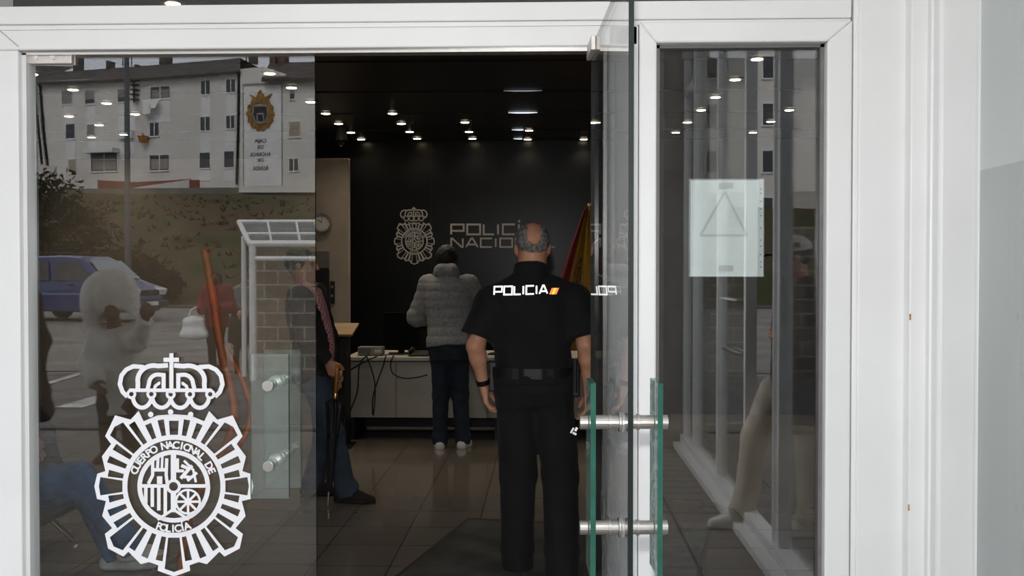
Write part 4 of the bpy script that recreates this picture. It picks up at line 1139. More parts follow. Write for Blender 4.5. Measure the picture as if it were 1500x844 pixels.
# ---- officer walking in, seen from behind
ZO = 5.28
ob_ = at_y(786, 838, ZO)
OX = lambda px: (px - 786) / FPX * ZO
OH = lambda py: (838 - py) / FPX * ZO
def ov(px, y, py): return np.array((OX(px), y, OH(py)))
J = joints(1.78)
J.update(P=ov(781, 0, 560), N=ov(778, -.01, 418), HD=ov(780, .035, 366),
         SL=ov(720, -.01, 448), SR=ov(842, -.01, 445), EL=ov(697, -.04, 510), ER=ov(858, -.05, 508), WL=ov(708, .02, 569), WR=ov(862, .03, 577),
         HL=ov(757, 0, 580), HR=ov(806, 0, 580), KL=ov(758, .03, 700), KR=ov(822, .02, 700), AL=ov(757, .02, 818), AR=ov(822, -.10, 815))
J['TL'] = J['AL'] + np.array((-.02, .17, -.05)); J['TR'] = J['AR'] + np.array((.05, .16, -.05))
def officer_extra(r, R, L, s, hp, J, HR):
    top = C.objects[r['_top']]
    me = top.data
    bv = BVHTree.FromPolygons([v.co for v in me.vertices], [tuple(p.vertices) for p in me.polygons])
    def onback(u, v, lift=0.0):
        hit = bv.ray_cast(Vector((u, -1, v)), Vector((0, 1, 0)))
        y = hit[0].y if hit[0] else -.13
        return (u, y - .004 - lift, v)
    # reflective word: subdivided strips that follow the back
    def strips(quads, name, m, lift=0.0):
        mb = MB()
        for k, q in enumerate(quads):
            a, b, c, d = [Vector(p) for p in q]
            n = max(1, int((b - a).length / .012)); 
            mb.grid(n, 2, lambda u, v: onback(*((a.lerp(b, u)).lerp(d.lerp(c, u), v)), lift + .00004 * k))
        return mb.build(name, m, top, world=False, smooth=True)
    x0, x1 = OX(725), OX(802); h = OH(421.5) - OH(433.0); slope = (OH(423.5) - OH(428.5)) / (OX(802) - OX(725))
    zb = OH(434.5)
    W = [[(u, zb + v + (u - x0) * slope * .45) for u, v in q] for q, _ in word_geo('POLICIA', x0, x1, h, .20)]
    strips(W, 'back_lettering', M['retro'])
    for i, m in enumerate(('red', 'yellow', 'red2')):
        a = OX(804 + i * 3.6)
        mm = beaded(mat('reflective_' + m, '#e07a4a' if m != 'yellow' else '#f0c040', .42, 1.0))
        strips([[(a, OH(433.5)), (a + .012, OH(433.5)), (a + .026, OH(424.5)), (a + .014, OH(424.5))]], 'back_stripe', mm)
    # belt with kit
    b = MB(); n = 40
    secs = torso_secs(L, s, .030, 1.06, 1.06)
    zc = J['P'][2] + .045
    ru, rv = [float(np.interp(zc - J['P'][2], [q[0] for q in secs], [q[i] for q in secs])) for i in (3, 4)]
    def ringpt(a, z, g): 
        c, s_ = math.cos(a), math.sin(a)
        return (J['P'][0] + (ru + g) * math.copysign(abs(c) ** .91, c), J['P'][1] + (rv + g) * math.copysign(abs(s_) ** .91, s_), z)
    vs = []; 
    for i in range(n):
        a = 2 * PI * i / n
        vs += [ringpt(a, zc - .026, 0), ringpt(a, zc - .026, .008), ringpt(a, zc + .026, .008), ringpt(a, zc + .026, 0)]
    fs = [(i * 4 + k, i * 4 + (k + 1) % 4, ((i + 1) % n) * 4 + (k + 1) % 4, ((i + 1) % n) * 4 + k) for i in range(n) for k in range(4)]
    b.add(vs, fs); belt = b.build('belt', M['leather'], r, world=False, smooth=False)
    lx, rx = OX(727), OX(838)
    p = MB().box((lx - .035, -.05, zc - .10), (lx + .022, .06, zc + .05)).box((lx - .04, -.03, zc - .02), (lx - .03, .04, zc + .055)); p.build('pouch', M['leather'], belt, world=False, bevel=.008)
    p = MB().box((rx - .01, -.045, zc - .13), (rx + .04, .055, zc + .045)); p.build('holster', M['leather'], belt, world=False, bevel=.01)
    p = MB().tube([(rx + .03, .0, zc + .0), (rx + .045, -.02, zc + .08), (rx + .04, -.05, zc + .115)], [.019, .018, .014], 8); p.build('pistol_grip', M['black'], belt, world=False)
    p = MB().tube([(rx + .01, -.075, zc - .10), (rx + .012, -.075, zc + .07)], .014, 10); p.build('torch', M['leather'], belt, world=False)
    for x in (-.06, .06): MB().box((J['P'][0] + x - .012, -rv - .012, zc - .034), (J['P'][0] + x + .012, -rv - .004, zc + .034)).build('belt_loop', M['uniform'], belt, world=False)
    # reflective tag on the right trouser pocket and a watch
    q = MB(); c = Vector((OX(841), -.075, OH(632))); 
    for i, (dx, dz, wv, hv) in enumerate(((-.012, .004, .008, .03), (.008, .010, .012, .02), (.0, -.012, .02, .01))): q.obox(c + Vector((dx, 0, dz)), (wv, .006, hv), Matrix.Rotation(.5, 3, 'Y'))
    q.build('trouser_tag', M['retro'], r, world=False)
    wd = Vector(n_(J['WL'] - J['EL'])); wp = Vector(J['WL']) - wd * .02
    MB().tube([wp - wd * .013, wp + wd * .013], .036, 16).build('watch', M['black'], r, world=False)
    # collar stand
    T = Sdf(); T.cone(J['N'] - R[:, 2] * .02, J['N'] + R[:, 2] * .115, .105, .083, .02, clip=1.0); T.half(J['N'] + R[:, 2] * .112 + np.array((0, -.06, .0)), n_(np.array((0, .35, 1.0))))
    soft('collar', T.mesh(.008), M['uniform'], r)
    for sd, x in (('L', -1), ('R', 1)):
        a = J['S' + sd] + np.array((-x * .01, .0, .072)); b = J['N'] + np.array((x * .085, 0, -.005))
        T = Sdf(); T.cone(a, b, .022, .018, .01, flat=((x * .35, 0, 1), .35)); soft('shoulder_strap', T.mesh(.007), M['uniform'], r)
person('police_officer', 'police officer in black short-sleeved uniform walking in, seen from behind', (ob_.x, ZO, .012), 0, J, 1.78, 'skin_red',
       top=dict(mat='uniform', name='uniform_shirt', g=.020, lo=-.02, sleeve='short', traps=1, cut=.80, arm=1.25, disp=folds(.008, 6, 6), hi=1.0, p=2.3),
       bottom=dict(mat='trouser_black', r=(.110, .091, .084), ext=.30, brk=1, disp=folds(.009, 8, 5, 3)),
       shoes=dict(mat='leather'), hair=dict(mat='grey_hair', kind='bald', th=.005), bw=1.13, bd=1.12, belly=.015, hs=1.07, nw=1.28,
       hands=(dict(pn=(.9, .1, 0), th=(0, 1, 0), curl=.55, d=(.12, .22, -1)), dict(pn=(-.9, .1, 0), th=(0, 1, 0), curl=.5, d=(-.05, .2, -1))), extra=officer_extra, res=.010)

# ---- man in grey quilted jacket at the desk
ZJ = 8.98
jb_ = at_y(663, 657, ZJ)
JX = lambda px: (px - 663) / FPX * ZJ
JH = lambda py: (657 - py) / FPX * ZJ
jv = lambda px, y, py: np.array((JX(px), y, JH(py)))
J = joints(1.72)
J.update(P=jv(660, -.10, 506), N=jv(655, -.01, 408), HD=jv(653, .09, 383), SL=jv(629, .0, 419), SR=jv(686, .0, 419),
         EL=jv(609, .03, 467), ER=jv(706, .10, 455), WL=jv(626, .27, 470), WR=jv(684, .30, 470),
         HL=jv(648, -.10, 512), HR=jv(673, -.10, 512), KL=jv(646, -.03, 580), KR=jv(675, -.03, 580), AL=jv(645, -.05, 646), AR=jv(679, -.05, 645))
J['TL'] = J['AL'] + np.array((-.02, .15, -.05)); J['TR'] = J['AR'] + np.array((.03, .15, -.05))
def jacket_extra(r, R, L, s, hp, J, HR):
    T = Sdf(); T.chain([J['N'] + np.array((-.085, -.02, .02)), J['N'] + np.array((-.05, -.075, .055)), J['N'] + np.array((.05, -.075, .055)), J['N'] + np.array((.085, -.02, .02))], [.04, .055, .055, .04], .03)
    T.cone(J['N'] + np.array((0, -.02, -.02)), J['N'] + np.array((0, .0, .10)), .10, .088, .03, clip=1.0)
    soft('hood', T.mesh(.010), M['puffer'], r, folds(.006, 14, 14))
person('person', 'person in grey quilted hooded jacket and dark jeans standing at desk', (jb_.x, ZJ, 0), 0, J, 1.72,
       top=dict(mat='puffer', name='quilted_jacket', g=.034, lo=-.03, sleeve='long', arm=1.1, disp=quilt(.009, .076), p=2.4), bottom=dict(mat='dark_jeans', r=(.098, .075, .066), ext=.1, brk=1),
       shoes=dict(mat='white_shoe'), hair=dict(mat='dark_hair', th=.02, kind='short'), bw=1.02, look=(0, 1, -.5), extra=jacket_extra, res=.011,
       hands=(dict(d=(.3, 1, -.1), pn=(0, 0, -1), th=(1, 0, 0)), dict(d=(-.3, 1, -.1), pn=(0, 0, -1), th=(-1, 0, 0))))

# ---- man with pink shirt and umbrella, in profile behind the left leaf
ZM = 6.9
mb_ = at_y(452, 737, ZM)
MX = lambda px: (px - 452) / FPX * ZM
MH = lambda py: (737 - py) / FPX * ZM
def mv(px, side, py): return np.array((side, MX(px), MH(py)))      # local: +y is image right after the turn
J = joints(1.70)
J.update(P=mv(462, 0, 545), N=mv(449, 0, 422), HD=mv(443, 0, 392), SL=mv(455, -.18, 437), SR=mv(450, .18, 440), EL=mv(470, -.24, 500), ER=mv(463, .24, 497),
         WL=mv(478, -.2, 548), WR=mv(489, .16, 531), HL=mv(462, -.09, 552), HR=mv(464, .09, 552), KL=mv(472, -.10, 640), KR=mv(494, .10, 640), AL=mv(452, -.11, 720), AR=mv(512, .10, 721))
J['TL'] = J['AL'] + np.array((-.02, .16, -.05)); J['TR'] = J['AR'] + np.array((.02, .17, -.05))
def umb_extra(r, R, L, s, hp, J, HR):
    # the open jacket shows the checked shirt down the front
    sec = torso_secs(L, s, .012, 1.0, 1.0, .02, 0.0, .97)
    T = Sdf(); T.loft(J['P'], R, sec, .02)
    soft('shirt', T.mesh(.010), M['gingham'], r)
    for x in (-1, 1):
        T = Sdf(); T.cone(hp(x * .02, .085, -.135), hp(x * .066, .01, -.125), .020, .016, .01, flat=((0, .4, 1), .5)); soft('shirt_collar', T.mesh(.007), M['gingham'], r)
    wd = Vector(n_(J['WR'] - J['ER'])); wp = Vector(J['WR']) - wd * .025
    MB().tube([wp - wd * .01, wp + wd * .01], .034, 16).build('watch', M['steel'], r, world=False)
def open_jacket(r, R, L, s, hp, J, HR):
    umb_extra(r, R, L, s, hp, J, HR)
pers = person('person', 'man in dark jacket and pink checked shirt leaning on an umbrella', (mb_.x, ZM, 0), -PI / 2, J, 1.70,
       bottom=dict(mat='mid_jeans', r=(.098, .076, .068), ext=.1, brk=1), shoes=dict(mat='brown_shoe'), hair=dict(mat='dark_hair', th=.010), bw=1.0, belly=.02, extra=open_jacket, res=.010,
       hands=(dict(d=(.05, .3, -1), pn=(1, 0, 0), th=(0, 1, 0)), dict(d=(-.10, .35, -.75), pn=(-.9, .3, .0), th=(0, .8, .6), curl=1.0, grip=.35)))
# jacket halves: torso shell with the front opened
R = frame(J); L = float(np.linalg.norm(J['N'] - J['P'])); s = 1.70 / 1.75
T = Sdf()
T.loft(J['P'], R, torso_secs(L, s, .030, 1.0, 1.0, .02, -.14, .99), .03, 2.2)
for sd in 'LR':
    T.ell(J['S' + sd], (.083,) * 3, .05); T.chain([J['S' + sd], J['E' + sd]], [.078, .066], .035); T.cone(J['E' + sd], J['W' + sd], .066, .050, .03, clip=.93)
c = J['N'] * .45 + J['P'] * .55
T.put(lambda x, y, z: np.maximum(np.abs(x - c[0]) - (.075 + .08 * np.clip((z - J['P'][2]) / L, 0, 1)), -(y - (J['P'][1] + (J['N'][1] - J['P'][1]) * np.clip((z - J['P'][2]) / L, 0, 1.1) - .005))) + 0 * z, c - 1.2, c + 1.2, 0, 's')
soft('jacket', T.mesh(.010), M['dark_jacket'], pers, folds(.006))
# umbrella in his hand
hx, hy = at_y(495, 540, 6.74), None
ut, ub = at_y(494, 541, 6.735), at_y(480, 739, 6.70)
ub.z = .0
r = thing('umbrella', 'folded black umbrella with amber wooden handle held point down', 'umbrella', (ub.x, ub.y, 0))
ax = (ut - ub); Lu = ax.length; ad = ax.normalized()
U = lambda t: ub + ax * t
MB().tube([U(.82), U(.90), U(1.0), U(1.04)], [.012, .013, .015, .012], 12).build('handle', M['cane'], r, smooth=True)
MB().tube([U(.775), U(.79), U(.82), U(.83)], [.013, .016, .016, .013], 12).build('collar', M['gold'], r, smooth=True)
MB().tube([U(0), U(.10)], [.003, .006], 8).build('tip', M['steel'], r)
q = MB(); NS = 64; side = ad.orthogonal().normalized(); oth = ad.cross(side)
prof = [(.10, .008), (.16, .018), (.30, .026), (.48, .034), (.62, .042), (.71, .050), (.745, .056), (.765, .030), (.78, .012)]
vs = []
for t, rad in prof:
    for k_ in range(NS):
        a = 2 * PI * k_ / NS; rr = rad * (1 + .16 * math.sin(8 * a + t * 7)) 
        vs.append(U(t + (.010 * math.sin(8 * a) if t > .74 else 0)) + (side * math.cos(a) + oth * math.sin(a)) * rr)
fs = [(i * NS + k_, i * NS + (k_ + 1) % NS, (i + 1) * NS + (k_ + 1) % NS, (i + 1) * NS + k_) for i in range(len(prof) - 1) for k_ in range(NS)]
q.add(vs, fs).build('canopy', mat('umbrella_cloth', (.008, .008, .009), .6), r, smooth=True)
MB().tube([U(.50), U(.52)], .041, 16).build('strap', M['black'], r)

# ---- seated person in blue jeans, mostly hidden by the left jamb
ZS = 5.15
sb = at_y(100, 844, ZS)
SX = lambda px: (px - 100) / FPX * ZS
SH = lambda py: at_y(100, py, ZS).z
sv = lambda px, side, py: np.array((side, SX(px), SH(py)))
J = joints(1.74)
J.update(P=sv(4, 0, 722), N=sv(-8, 0, 575), HD=sv(6, 0, 520), SL=sv(-4, -.19, 594), SR=sv(4, .19, 594), EL=sv(15, -.26, 645), ER=sv(34, .27, 592), WL=sv(60, -.1, 690), WR=sv(58, .16, 640),
         HL=sv(10, -.09, 722), HR=sv(10, .09, 712), KL=sv(122, -.06, 722), KR=sv(130, .10, 694), AL=sv(163, -.08, 842), AR=sv(196, .02, 796))
J['AL'][2] = .085
J['TL'] = J['AL'] + np.array((-.02, .17, -.055)); J['TR'] = J['AR'] + np.array((.03, .16, -.05))
person('person', 'seated person in blue jeans and dark jacket with crossed legs', (sb.x, ZS, 0), -PI / 2, J, 1.74,
       top=dict(mat='dark_jacket', name='jacket', g=.035, lo=-.05, disp=folds(.01)), bottom=dict(mat='blue_jeans', r=(.105, .080, .068), ext=.08, waist=False, hi=.06), shoes=dict(mat='white_shoe', dn={'R': n_((.1, .25, -1))}),
       hair=dict(mat='dark_hair'), res=.011)
r = thing('waiting_bench', 'dark metal waiting seat under the person in jeans', 'bench', (at_y(10, 800, ZS).x, ZS, 0))
zs_ = SH(722) - .17; xc = at_y(0, 800, ZS).x
MB().box((xc - .30, ZS - .75, zs_ - .04), (xc + .16, ZS + .75, zs_)).build('seat', M['black'], r, bevel=.012)
MB().obox((xc - .40, ZS, zs_ + .28), (.03, 1.5, .42), Matrix.Rotation(-.16, 3, 'Y')).build('backrest', M['black'], r, bevel=.01)
for y in (-.6, .6):
    MB().tube([(xc - .28, ZS + y, 0), (xc - .10, ZS + y, zs_ - .05), (xc + .12, ZS + y, 0)], .018, 8).build('leg', M['steel'], r)
MB().tube([(xc - .10, ZS - .72, zs_ - .055), (xc - .10, ZS + .72, zs_ - .055)], .022, 8).build('beam', M['steel'], r)

# ------------------------------------------------------------------ the street that the glass reflects
M['asphalt'] = mat('asphalt', '#8a857d', .9, var=.12, scale=1.2, bump=.2, bscale=80)
M['asphalt_near'] = mat('worn_asphalt', '#716d68', .9, var=.14, scale=1.5, bump=.2, bscale=80)
M['red_pave'] = mat('red_paving', '#8f5a4d', .85, var=.12, scale=4)
M['kerb'] = mat('kerb_stone', '#5e5a55', .85, var=.1, scale=4)
M['road_white'] = mat('road_paint', '#c9c7c2', .8, var=.2, scale=5)
G0 = -.10
struct(MB().box((-60, -3.4, -.15), (40, YG + .02, 0)), 'floor_porch', M['pave'])
struct(MB().box((-60, -9.7, G0 - .1), (40, -3.4, G0)), 'road_near', M['asphalt_near'])
struct(MB().prism([(-29.4, G0 - .1), (-29.4, .2), (-9.7, G0 + .001), (-9.7, G0 - .1)], -60, 40, lambda u, v, h: (h, u, v)), 'road_far', M['asphalt'])
struct(MB().box((-60, -3.52, G0), (40, -3.4, .02)), 'kerb_near', M['kerb'])
ry = at_m(100, 541, 16.3).y
struct(MB().box((-60, ry - .10, G0), (40, ry, G0 + .012)), 'kerb_line', M['black'])
q = MB(); a, b = at_m(40, 532, 16.8), at_m(130, 540, 16.4)
q.add([(-9.5, ry - .9, G0 + .006), (-9.5, ry - .12, G0 + .006), (at_m(132, 540, 16.3).x, ry - .12, G0 + .006), (at_m(100, 536, 16.6).x, ry - .5, G0 + .006)], [(0, 3, 2, 1)])
struct(q, 'pavement_strip', M['red_pave'])
def road_mark(x0, y0, x1, y1, wd):
    A, B = mirror(at_z(x0, y0, G0 + .008)), mirror(at_z(x1, y1, G0 + .008)); d = (B - A).normalized(); nn = Vector((-d.y, d.x, 0)) * wd / 2
    return [A + nn, B + nn, B - nn, A - nn]
for nm, ar in (('road_marking', (65, 563, 122, 546, .14)), ('road_marking', (100, 597, 180, 574, .35)), ('road_marking', (180, 575, 240, 566, .22)), ('road_marking', (1035, 622, 1100, 618, .12))):
    p = road_mark(*ar); q = MB().add(p, [(0, 1, 2, 3)]); struct(q, nm, M['road_white'])
struct(MB().box((-60, -30.2, G0), (40, -29.3, .28)), 'kerb_far', M['kerb'])
# hillside
def hill_h(x, y):
    t = (-y - 30) / 47.0
    t = min(max(t, 0), 1.05)
    return .2 + 7.8 * (t ** .9) + (noise.noise(Vector((x * .12, y * .12, 0))) * 1.0 + noise.noise(Vector((x * .5, y * .5, 3))) * .25) * min(1, t * 5) * (1 - t * .85)
q = MB()
q.grid(110, 70, lambda u, v: (-75 + 130 * u, -30 - 48 * v, hill_h(-75 + 130 * u, -30 - 48 * v)))
def hill_mat():
    m, t, n, l = new_mat('rough_grassy_slope'); b = n['Principled BSDF']
    tc = n.new('ShaderNodeTexCoord'); mp = n.new('ShaderNodeMapping'); mp.inputs['Scale'].default_value = (.5, .5, 1.6); l.new(tc.outputs['Object'], mp.inputs['Vector'])
    n1 = n.new('ShaderNodeTexNoise'); n1.inputs['Scale'].default_value = .45; n1.inputs['Detail'].default_value = 8; l.new(mp.outputs[0], n1.inputs['Vector'])
    r1 = n.new('ShaderNodeValToRGB'); e = r1.color_ramp.elements
    e[0].position = .30; e[0].color = (*lin('#2f3a22'), 1); e[1].position = .72; e[1].color = (*lin('#8a5a38'), 1)
    for p_, c_ in ((.42, '#4b5230'), (.52, '#5b5640'), (.62, '#5e4a38')): k_ = e.new(p_); k_.color = (*lin(c_), 1)
    l.new(n1.outputs['Fac'], r1.inputs[0])
    n2 = n.new('ShaderNodeTexNoise'); n2.inputs['Scale'].default_value = 3.0; n2.inputs['Detail'].default_value = 6; l.new(tc.outputs['Object'], n2.inputs['Vector'])
    mx = n.new('ShaderNodeMix'); mx.data_type = 'RGBA'; mx.blend_type = 'MULTIPLY'; mx.inputs['Factor'].default_value = .7
    l.new(r1.outputs[0], mx.inputs['A']); l.new(n2.outputs['Color'], mx.inputs['B']); l.new(mx.outputs['Result'], b.inputs['Base Color'])
    b.inputs['Roughness'].default_value = .95; b.inputs['Specular IOR Level'].default_value = .1
    return m
struct(q, 'hill', hill_mat(), smooth=True)
# scrub on the slope: one object nobody could count
M['scrub'] = mat('scrub_leaves', '#3a4426', .9, var=.3, scale=.8, col2='#5a4a30')
q = MB()
for i in range(900):
    x = random.uniform(-62, -8); y = random.uniform(-70, -31); z = hill_h(x, y)
    for k_ in range(5):
        a = random.uniform(0, 2 * PI); hh = random.uniform(.12, .4); d = Vector((math.cos(a), math.sin(a), 0)) * random.uniform(.15, .5)
        b_ = Vector((x, y, z - .05)); w_ = Vector((-d.y, d.x, 0)).normalized() * .12
        q.add([b_ - w_, b_ + w_, b_ + d + Vector((0, 0, hh))], [(0, 1, 2)])
tag(q.build('scrub', M['scrub']), 'low scrub and dry weeds growing over the slope', 'weeds', kind='stuff')
def bush(name, label, cx, cy, rx, rz_, seed, n=1500, m='bush_leaves'):
    rnd = random.Random(seed); z0 = hill_h(cx, cy) if cy < -30 else G0
    r = thing(name, label, 'bush', (cx, cy, z0))
    q = MB()
    for i in range(n):
        v = Vector((rnd.gauss(0, 1), rnd.gauss(0, 1), rnd.gauss(0, 1))).normalized() * (.55 + .45 * rnd.random())
        p = Vector((v.x * rx, v.y * rx * .7, rz_ * (1.0 + v.z * .95))) * (1 + .25 * noise.noise(v * 2.2 + Vector((seed, 0, 0))))
        s_ = rnd.uniform(.12, .26); a = Vector((rnd.gauss(0, 1), rnd.gauss(0, 1), rnd.gauss(0, 1))).normalized(); b_ = a.orthogonal().normalized()
        q.add([p - a * s_, p + b_ * s_ * .45, p + a * s_, p - b_ * s_ * .45], [(0, 1, 2, 3)])
    q.build('foliage', M[m], r, world=False)
    q = MB()
    for k_ in range(5):
        a = k_ * 1.26; q.tube([(0.1 * math.cos(a), .1 * math.sin(a), -.1), (rx * .3 * math.cos(a), rx * .3 * math.sin(a), rz_ * .7), (rx * .55 * math.cos(a), rx * .55 * math.sin(a), rz_ * 1.25)], [.06, .04, .015], 6)
    q.build('stem', mat('bush_bark', '#3b3026', .9), r, world=False)
M['bush_leaves'] = mat('bush_leaves', '#232b1a', .85, var=.3, scale=1.0)
M['bush_ochre'] = mat('ochre_leaves', '#7a5a36', .85, var=.3, scale=1.0)
for i, (px, py, Zv, rx, rz_, lb, m_) in enumerate(((80, 345, 42, 2.6, 1.7, 'large dark green bush on the slope above the blue van', 'bush_leaves'), (45, 330, 48, 3.0, 2.0, 'tall dark bush at slope edge left of the large dark green bush', 'bush_leaves'),
                                                   (180, 388, 38, 1.5, .9, 'ochre dried bush on the slope behind the lamp post', 'bush_ochre'), (222, 420, 37, 1.1, .7, 'small green bush on slope right of the lamp post', 'bush_leaves'))):
    p = at_m(px, py, Zv); bush('bush', lb, p.x, p.y, rx, rz_, i * 5 + 1, m=m_)
# walls at the top of the slope
yt = -77.4
gw = MB()
M['garden_white'] = mat('white_render', '#cfccc6', .85, var=.05, scale=2)
M['garden_red'] = mat('red_render', '#7c3a30', .85, var=.10, scale=2)
def topwall(label, pts, y1, m, Zv=80.4, nm='garden_wall'):
    """pts: upper edge in pixels, y1 lower edge"""
    up = [at_m(x, y, Zv) for x, y in pts]; lo_ = [at_m(x, y1, Zv) for x, y in pts[::-1]]
    pl = [(p.x, p.z) for p in up + lo_]
    o = MB().prism(pl, up[0].y, up[0].y - .3, lambda u, v, h: (u, h, v)).build(nm, m); o['kind'] = 'structure'
    return o
topwall('', [(30, 277), (470, 274)], 300, mat('dark_retaining', '#6a6a62', .9, var=.2, scale=.6), 80.0, 'wall_retaining')
topwall('', [(90, 273), (143, 263), (143, 277)], 278, M['garden_white'], 80.9, 'wall_garden')
topwall('', [(144, 264), (200, 267), (270, 263), (278, 262)], 278, M['garden_red'], 81.0, 'wall_garden')
topwall('', [(196, 275), (277, 263), (277, 277)], 278, M['garden_white'], 80.8, 'wall_garden')
topwall('', [(278, 264), (345, 262), (389, 263), (375, 274)], 277, M['garden_red'], 81.0, 'wall_garden')
topwall('', [(372, 275), (389, 270), (470, 272)], 277, M['garden_white'], 80.9, 'wall_garden')

# ------------------------------------------------------------------ apartment blocks across the street
M['bwall'] = mat('whitewashed_wall', '#dcd7d0', .9, var=.04, scale=.25)
M['bwall2'] = mat('whitewashed_band', '#e6e4e2', .9, var=.02, scale=.5)
M['broof'] = mat('weathered_roof_tile', '#4d4742', .9, var=.25, scale=1.5)
M['bpane'] = mat('dark_window_glass', '#3d4145', .15, var=.1, scale=.8)
M['bshut'] = mat('grey_blind', '#8f8c88', .7, var=.05, scale=2)
M['bframe'] = mat('window_frame_white', '#e2e0dc', .6, var=.02)
M['bbeige'] = mat('beige_blind', '#a79b88', .7, var=.05, scale=2)
class Wall2:
    """a facade whose plane runs through two picture columns at given depths"""
    def __init__(s, xa, Za, xb, Zb):
        s.A, s.B = at_m(xa, 300, Za), at_m(xb, 300, Zb); s.A.z = s.B.z = 0
        s.u = (s.B - s.A).normalized(); s.n = Vector((-s.u.y, s.u.x, 0))
        if s.n.y < 0: s.n = -s.n
    def hit(s, x, y, out=0.0):
        d = ray(x, y); d = Vector((d.x, -d.y, d.z)); o = Vector((0, 2 * YG, EYE))
        t = (s.A + s.n * out - o).dot(s.n) / d.dot(s.n); p = o + d * t
        return (p - s.A).dot(s.u), p.z
    def pt(s, u, h, out=0): return s.A + s.u * u + s.n * out + Vector((0, 0, h))
    def slab(s, mb, x0, y0, x1, y1, o0, o1):
        (u0, h0), (u1, h1) = s.hit(x0, y0), s.hit(x1, y1)
        return s.slab_uh(mb, u0, u1, h1, h0, o0, o1)
    def slab_uh(s, mb, u0, u1, h0, h1, o0, o1):
        vs = [s.pt(u, h, o) for h in (h0, h1) for u, o in ((u0, o0), (u1, o0), (u1, o1), (u0, o1))]
        return mb.add(vs, [(0, 3, 2, 1), (4, 5, 6, 7), (0, 1, 5, 4), (1, 2, 6, 5), (2, 3, 7, 6), (3, 0, 4, 7)])
    def poly(s, mb, pts, o0, o1):
        uh = [s.hit(x, y) for x, y in pts]
        return mb.prism(uh, o0, o1, lambda u, v, h: s.pt(u, v, h))
def block(label, W, outline, wins, roof=None, loc=None):
    r = thing('apartment_building', label, 'building', loc)
    mb = MB(); W.poly(mb, outline, -9, 0); mb.build('wall', M['bwall'], r)
    for (x0, y0, x1, y1, kind) in wins:
        u0, h1 = W.hit(x0, y0); u1, h0 = W.hit(x1, y1)
        f = MB(); t = .07
        W.slab_uh(f, u0 - t, u1 + t, h0 - t * 1.6, h0, 0, .10); W.slab_uh(f, u0 - t, u1 + t, h1, h1 + t, 0, .06); W.slab_uh(f, u0 - t, u0, h0, h1, 0, .06); W.slab_uh(f, u1, u1 + t, h0, h1, 0, .06)
        if kind in ('glass', 'double'): W.slab_uh(f, (u0 + u1) / 2 - .04, (u0 + u1) / 2 + .04, h0, h1, 0, .05)
        fo = f.build('window', M['bframe'], r)
        g = MB(); W.slab_uh(g, u0, u1, h0, h1, .0, .015); g.build('pane', M['bpane'], fo)
        if kind in ('blind', 'half', 'beige'):
            g = MB(); hm = h0 if kind != 'half' else h0 + (h1 - h0) * .35; W.slab_uh(g, u0, u1, hm, h1, .015, .04); g.build('roller_blind', M['bbeige'] if kind == 'beige' else M['bshut'], fo)
        if kind == 'double':
            g = MB(); W.slab_uh(g, u0 + .1, u1 - .1, h0 + .1, h0 + (h1 - h0) * .75, .015, .03); g.build('curtain', M['bshut'], fo)
    return r
W1 = Wall2(55, 85.5, 350, 80.0)
wins = [(91, 133, 106, 152, 'blind'), (125, 133, 139, 152, 'half'), (173, 131, 185, 149, 'half'), (221, 128, 249, 144, 'double'), (295, 119, 308, 138, 'glass'), (332, 117, 345, 135, 'glass'),
        (97, 182, 110, 203, 'dark'), (128, 183, 139, 203, 'blind'), (220, 180, 233, 199, 'glass'), (294, 172, 308, 191, 'glass'), (332, 170, 344, 188, 'glass'),
        (101, 234, 112, 253, 'beige'), (134, 225, 172, 250, 'double'), (220, 228, 248, 249, 'double'), (293, 224, 308, 246, 'dark'), (329, 222, 343, 245, 'dark')]
b1 = block('long whitewashed three storey block with dark tiled roof behind the slope', W1, [(54, 119), (230, 112), (352, 101), (353, 282), (72, 282)], wins, loc=W1.pt(10, 8))
mb = MB()
up = [(50, 108), (120, 103), (230, 95), (352, 85)]; dn = [(352, 103), (230, 113), (120, 119), (52, 121)]
ua = [W1.hit(*p, -4.5) for p in up]; ub_ = [W1.hit(*p, .6) for p in dn]
for i in range(3):
    (u0, h0), (u1, h1) = ua[i], ua[i + 1]; (v1, g1), (v0, g0) = ub_[2 - i], ub_[3 - i]
    mb.add([W1.pt(v0, g0, .6), W1.pt(v1, g1, .6), W1.pt(u1, h1, -4.5), W1.pt(u0, h0, -4.5), W1.pt(v0, g0, -9.6), W1.pt(v1, g1, -9.6), W1.pt(v0, g0 - .15, .6), W1.pt(v1, g1 - .15, .6)], [(0, 1, 2, 3), (3, 2, 5, 4), (6, 7, 1, 0)])
mb.build('roof', M['broof'], b1)
mb = MB()
for x0, y0, x1, y1 in ((110, 152, 128, 182),): pass
for (x0, x1, ya_, yb_) in ((94, 108, 152, 182), (127, 140, 152, 183), (98, 111, 203, 234), (129, 141, 203, 225), (173, 199, 150, 192), (176, 198, 203, 225), (295, 309, 139, 171), (332, 346, 136, 169), (294, 309, 192, 223), (330, 345, 189, 221), (293, 309, 247, 265), (329, 344, 246, 265), (219, 250, 145, 179)):
    W1.slab(mb, x0, ya_, x1, yb_, 0, .035)
mb.build('white_band', M['bwall2'], b1)
mb = MB(); W1.slab(mb, 133, 219, 175, 224, 0, .9); mb.build('awning_box', M['bwall2'], b1)
mb = MB(); W1.slab(mb, 175, 192, 197, 203, 0, .35); mb.build('air_conditioner', M['bframe'], b1)
mb = MB()
for i in range(5): W1.slab(mb, 196, 118 + i * 7, 205, 119 + i * 7, .02, .5)
W1.slab(mb, 196, 116, 197.5, 150, .02, .12); mb.build('aerial_bracket', M['black'], b1)
mb = MB()
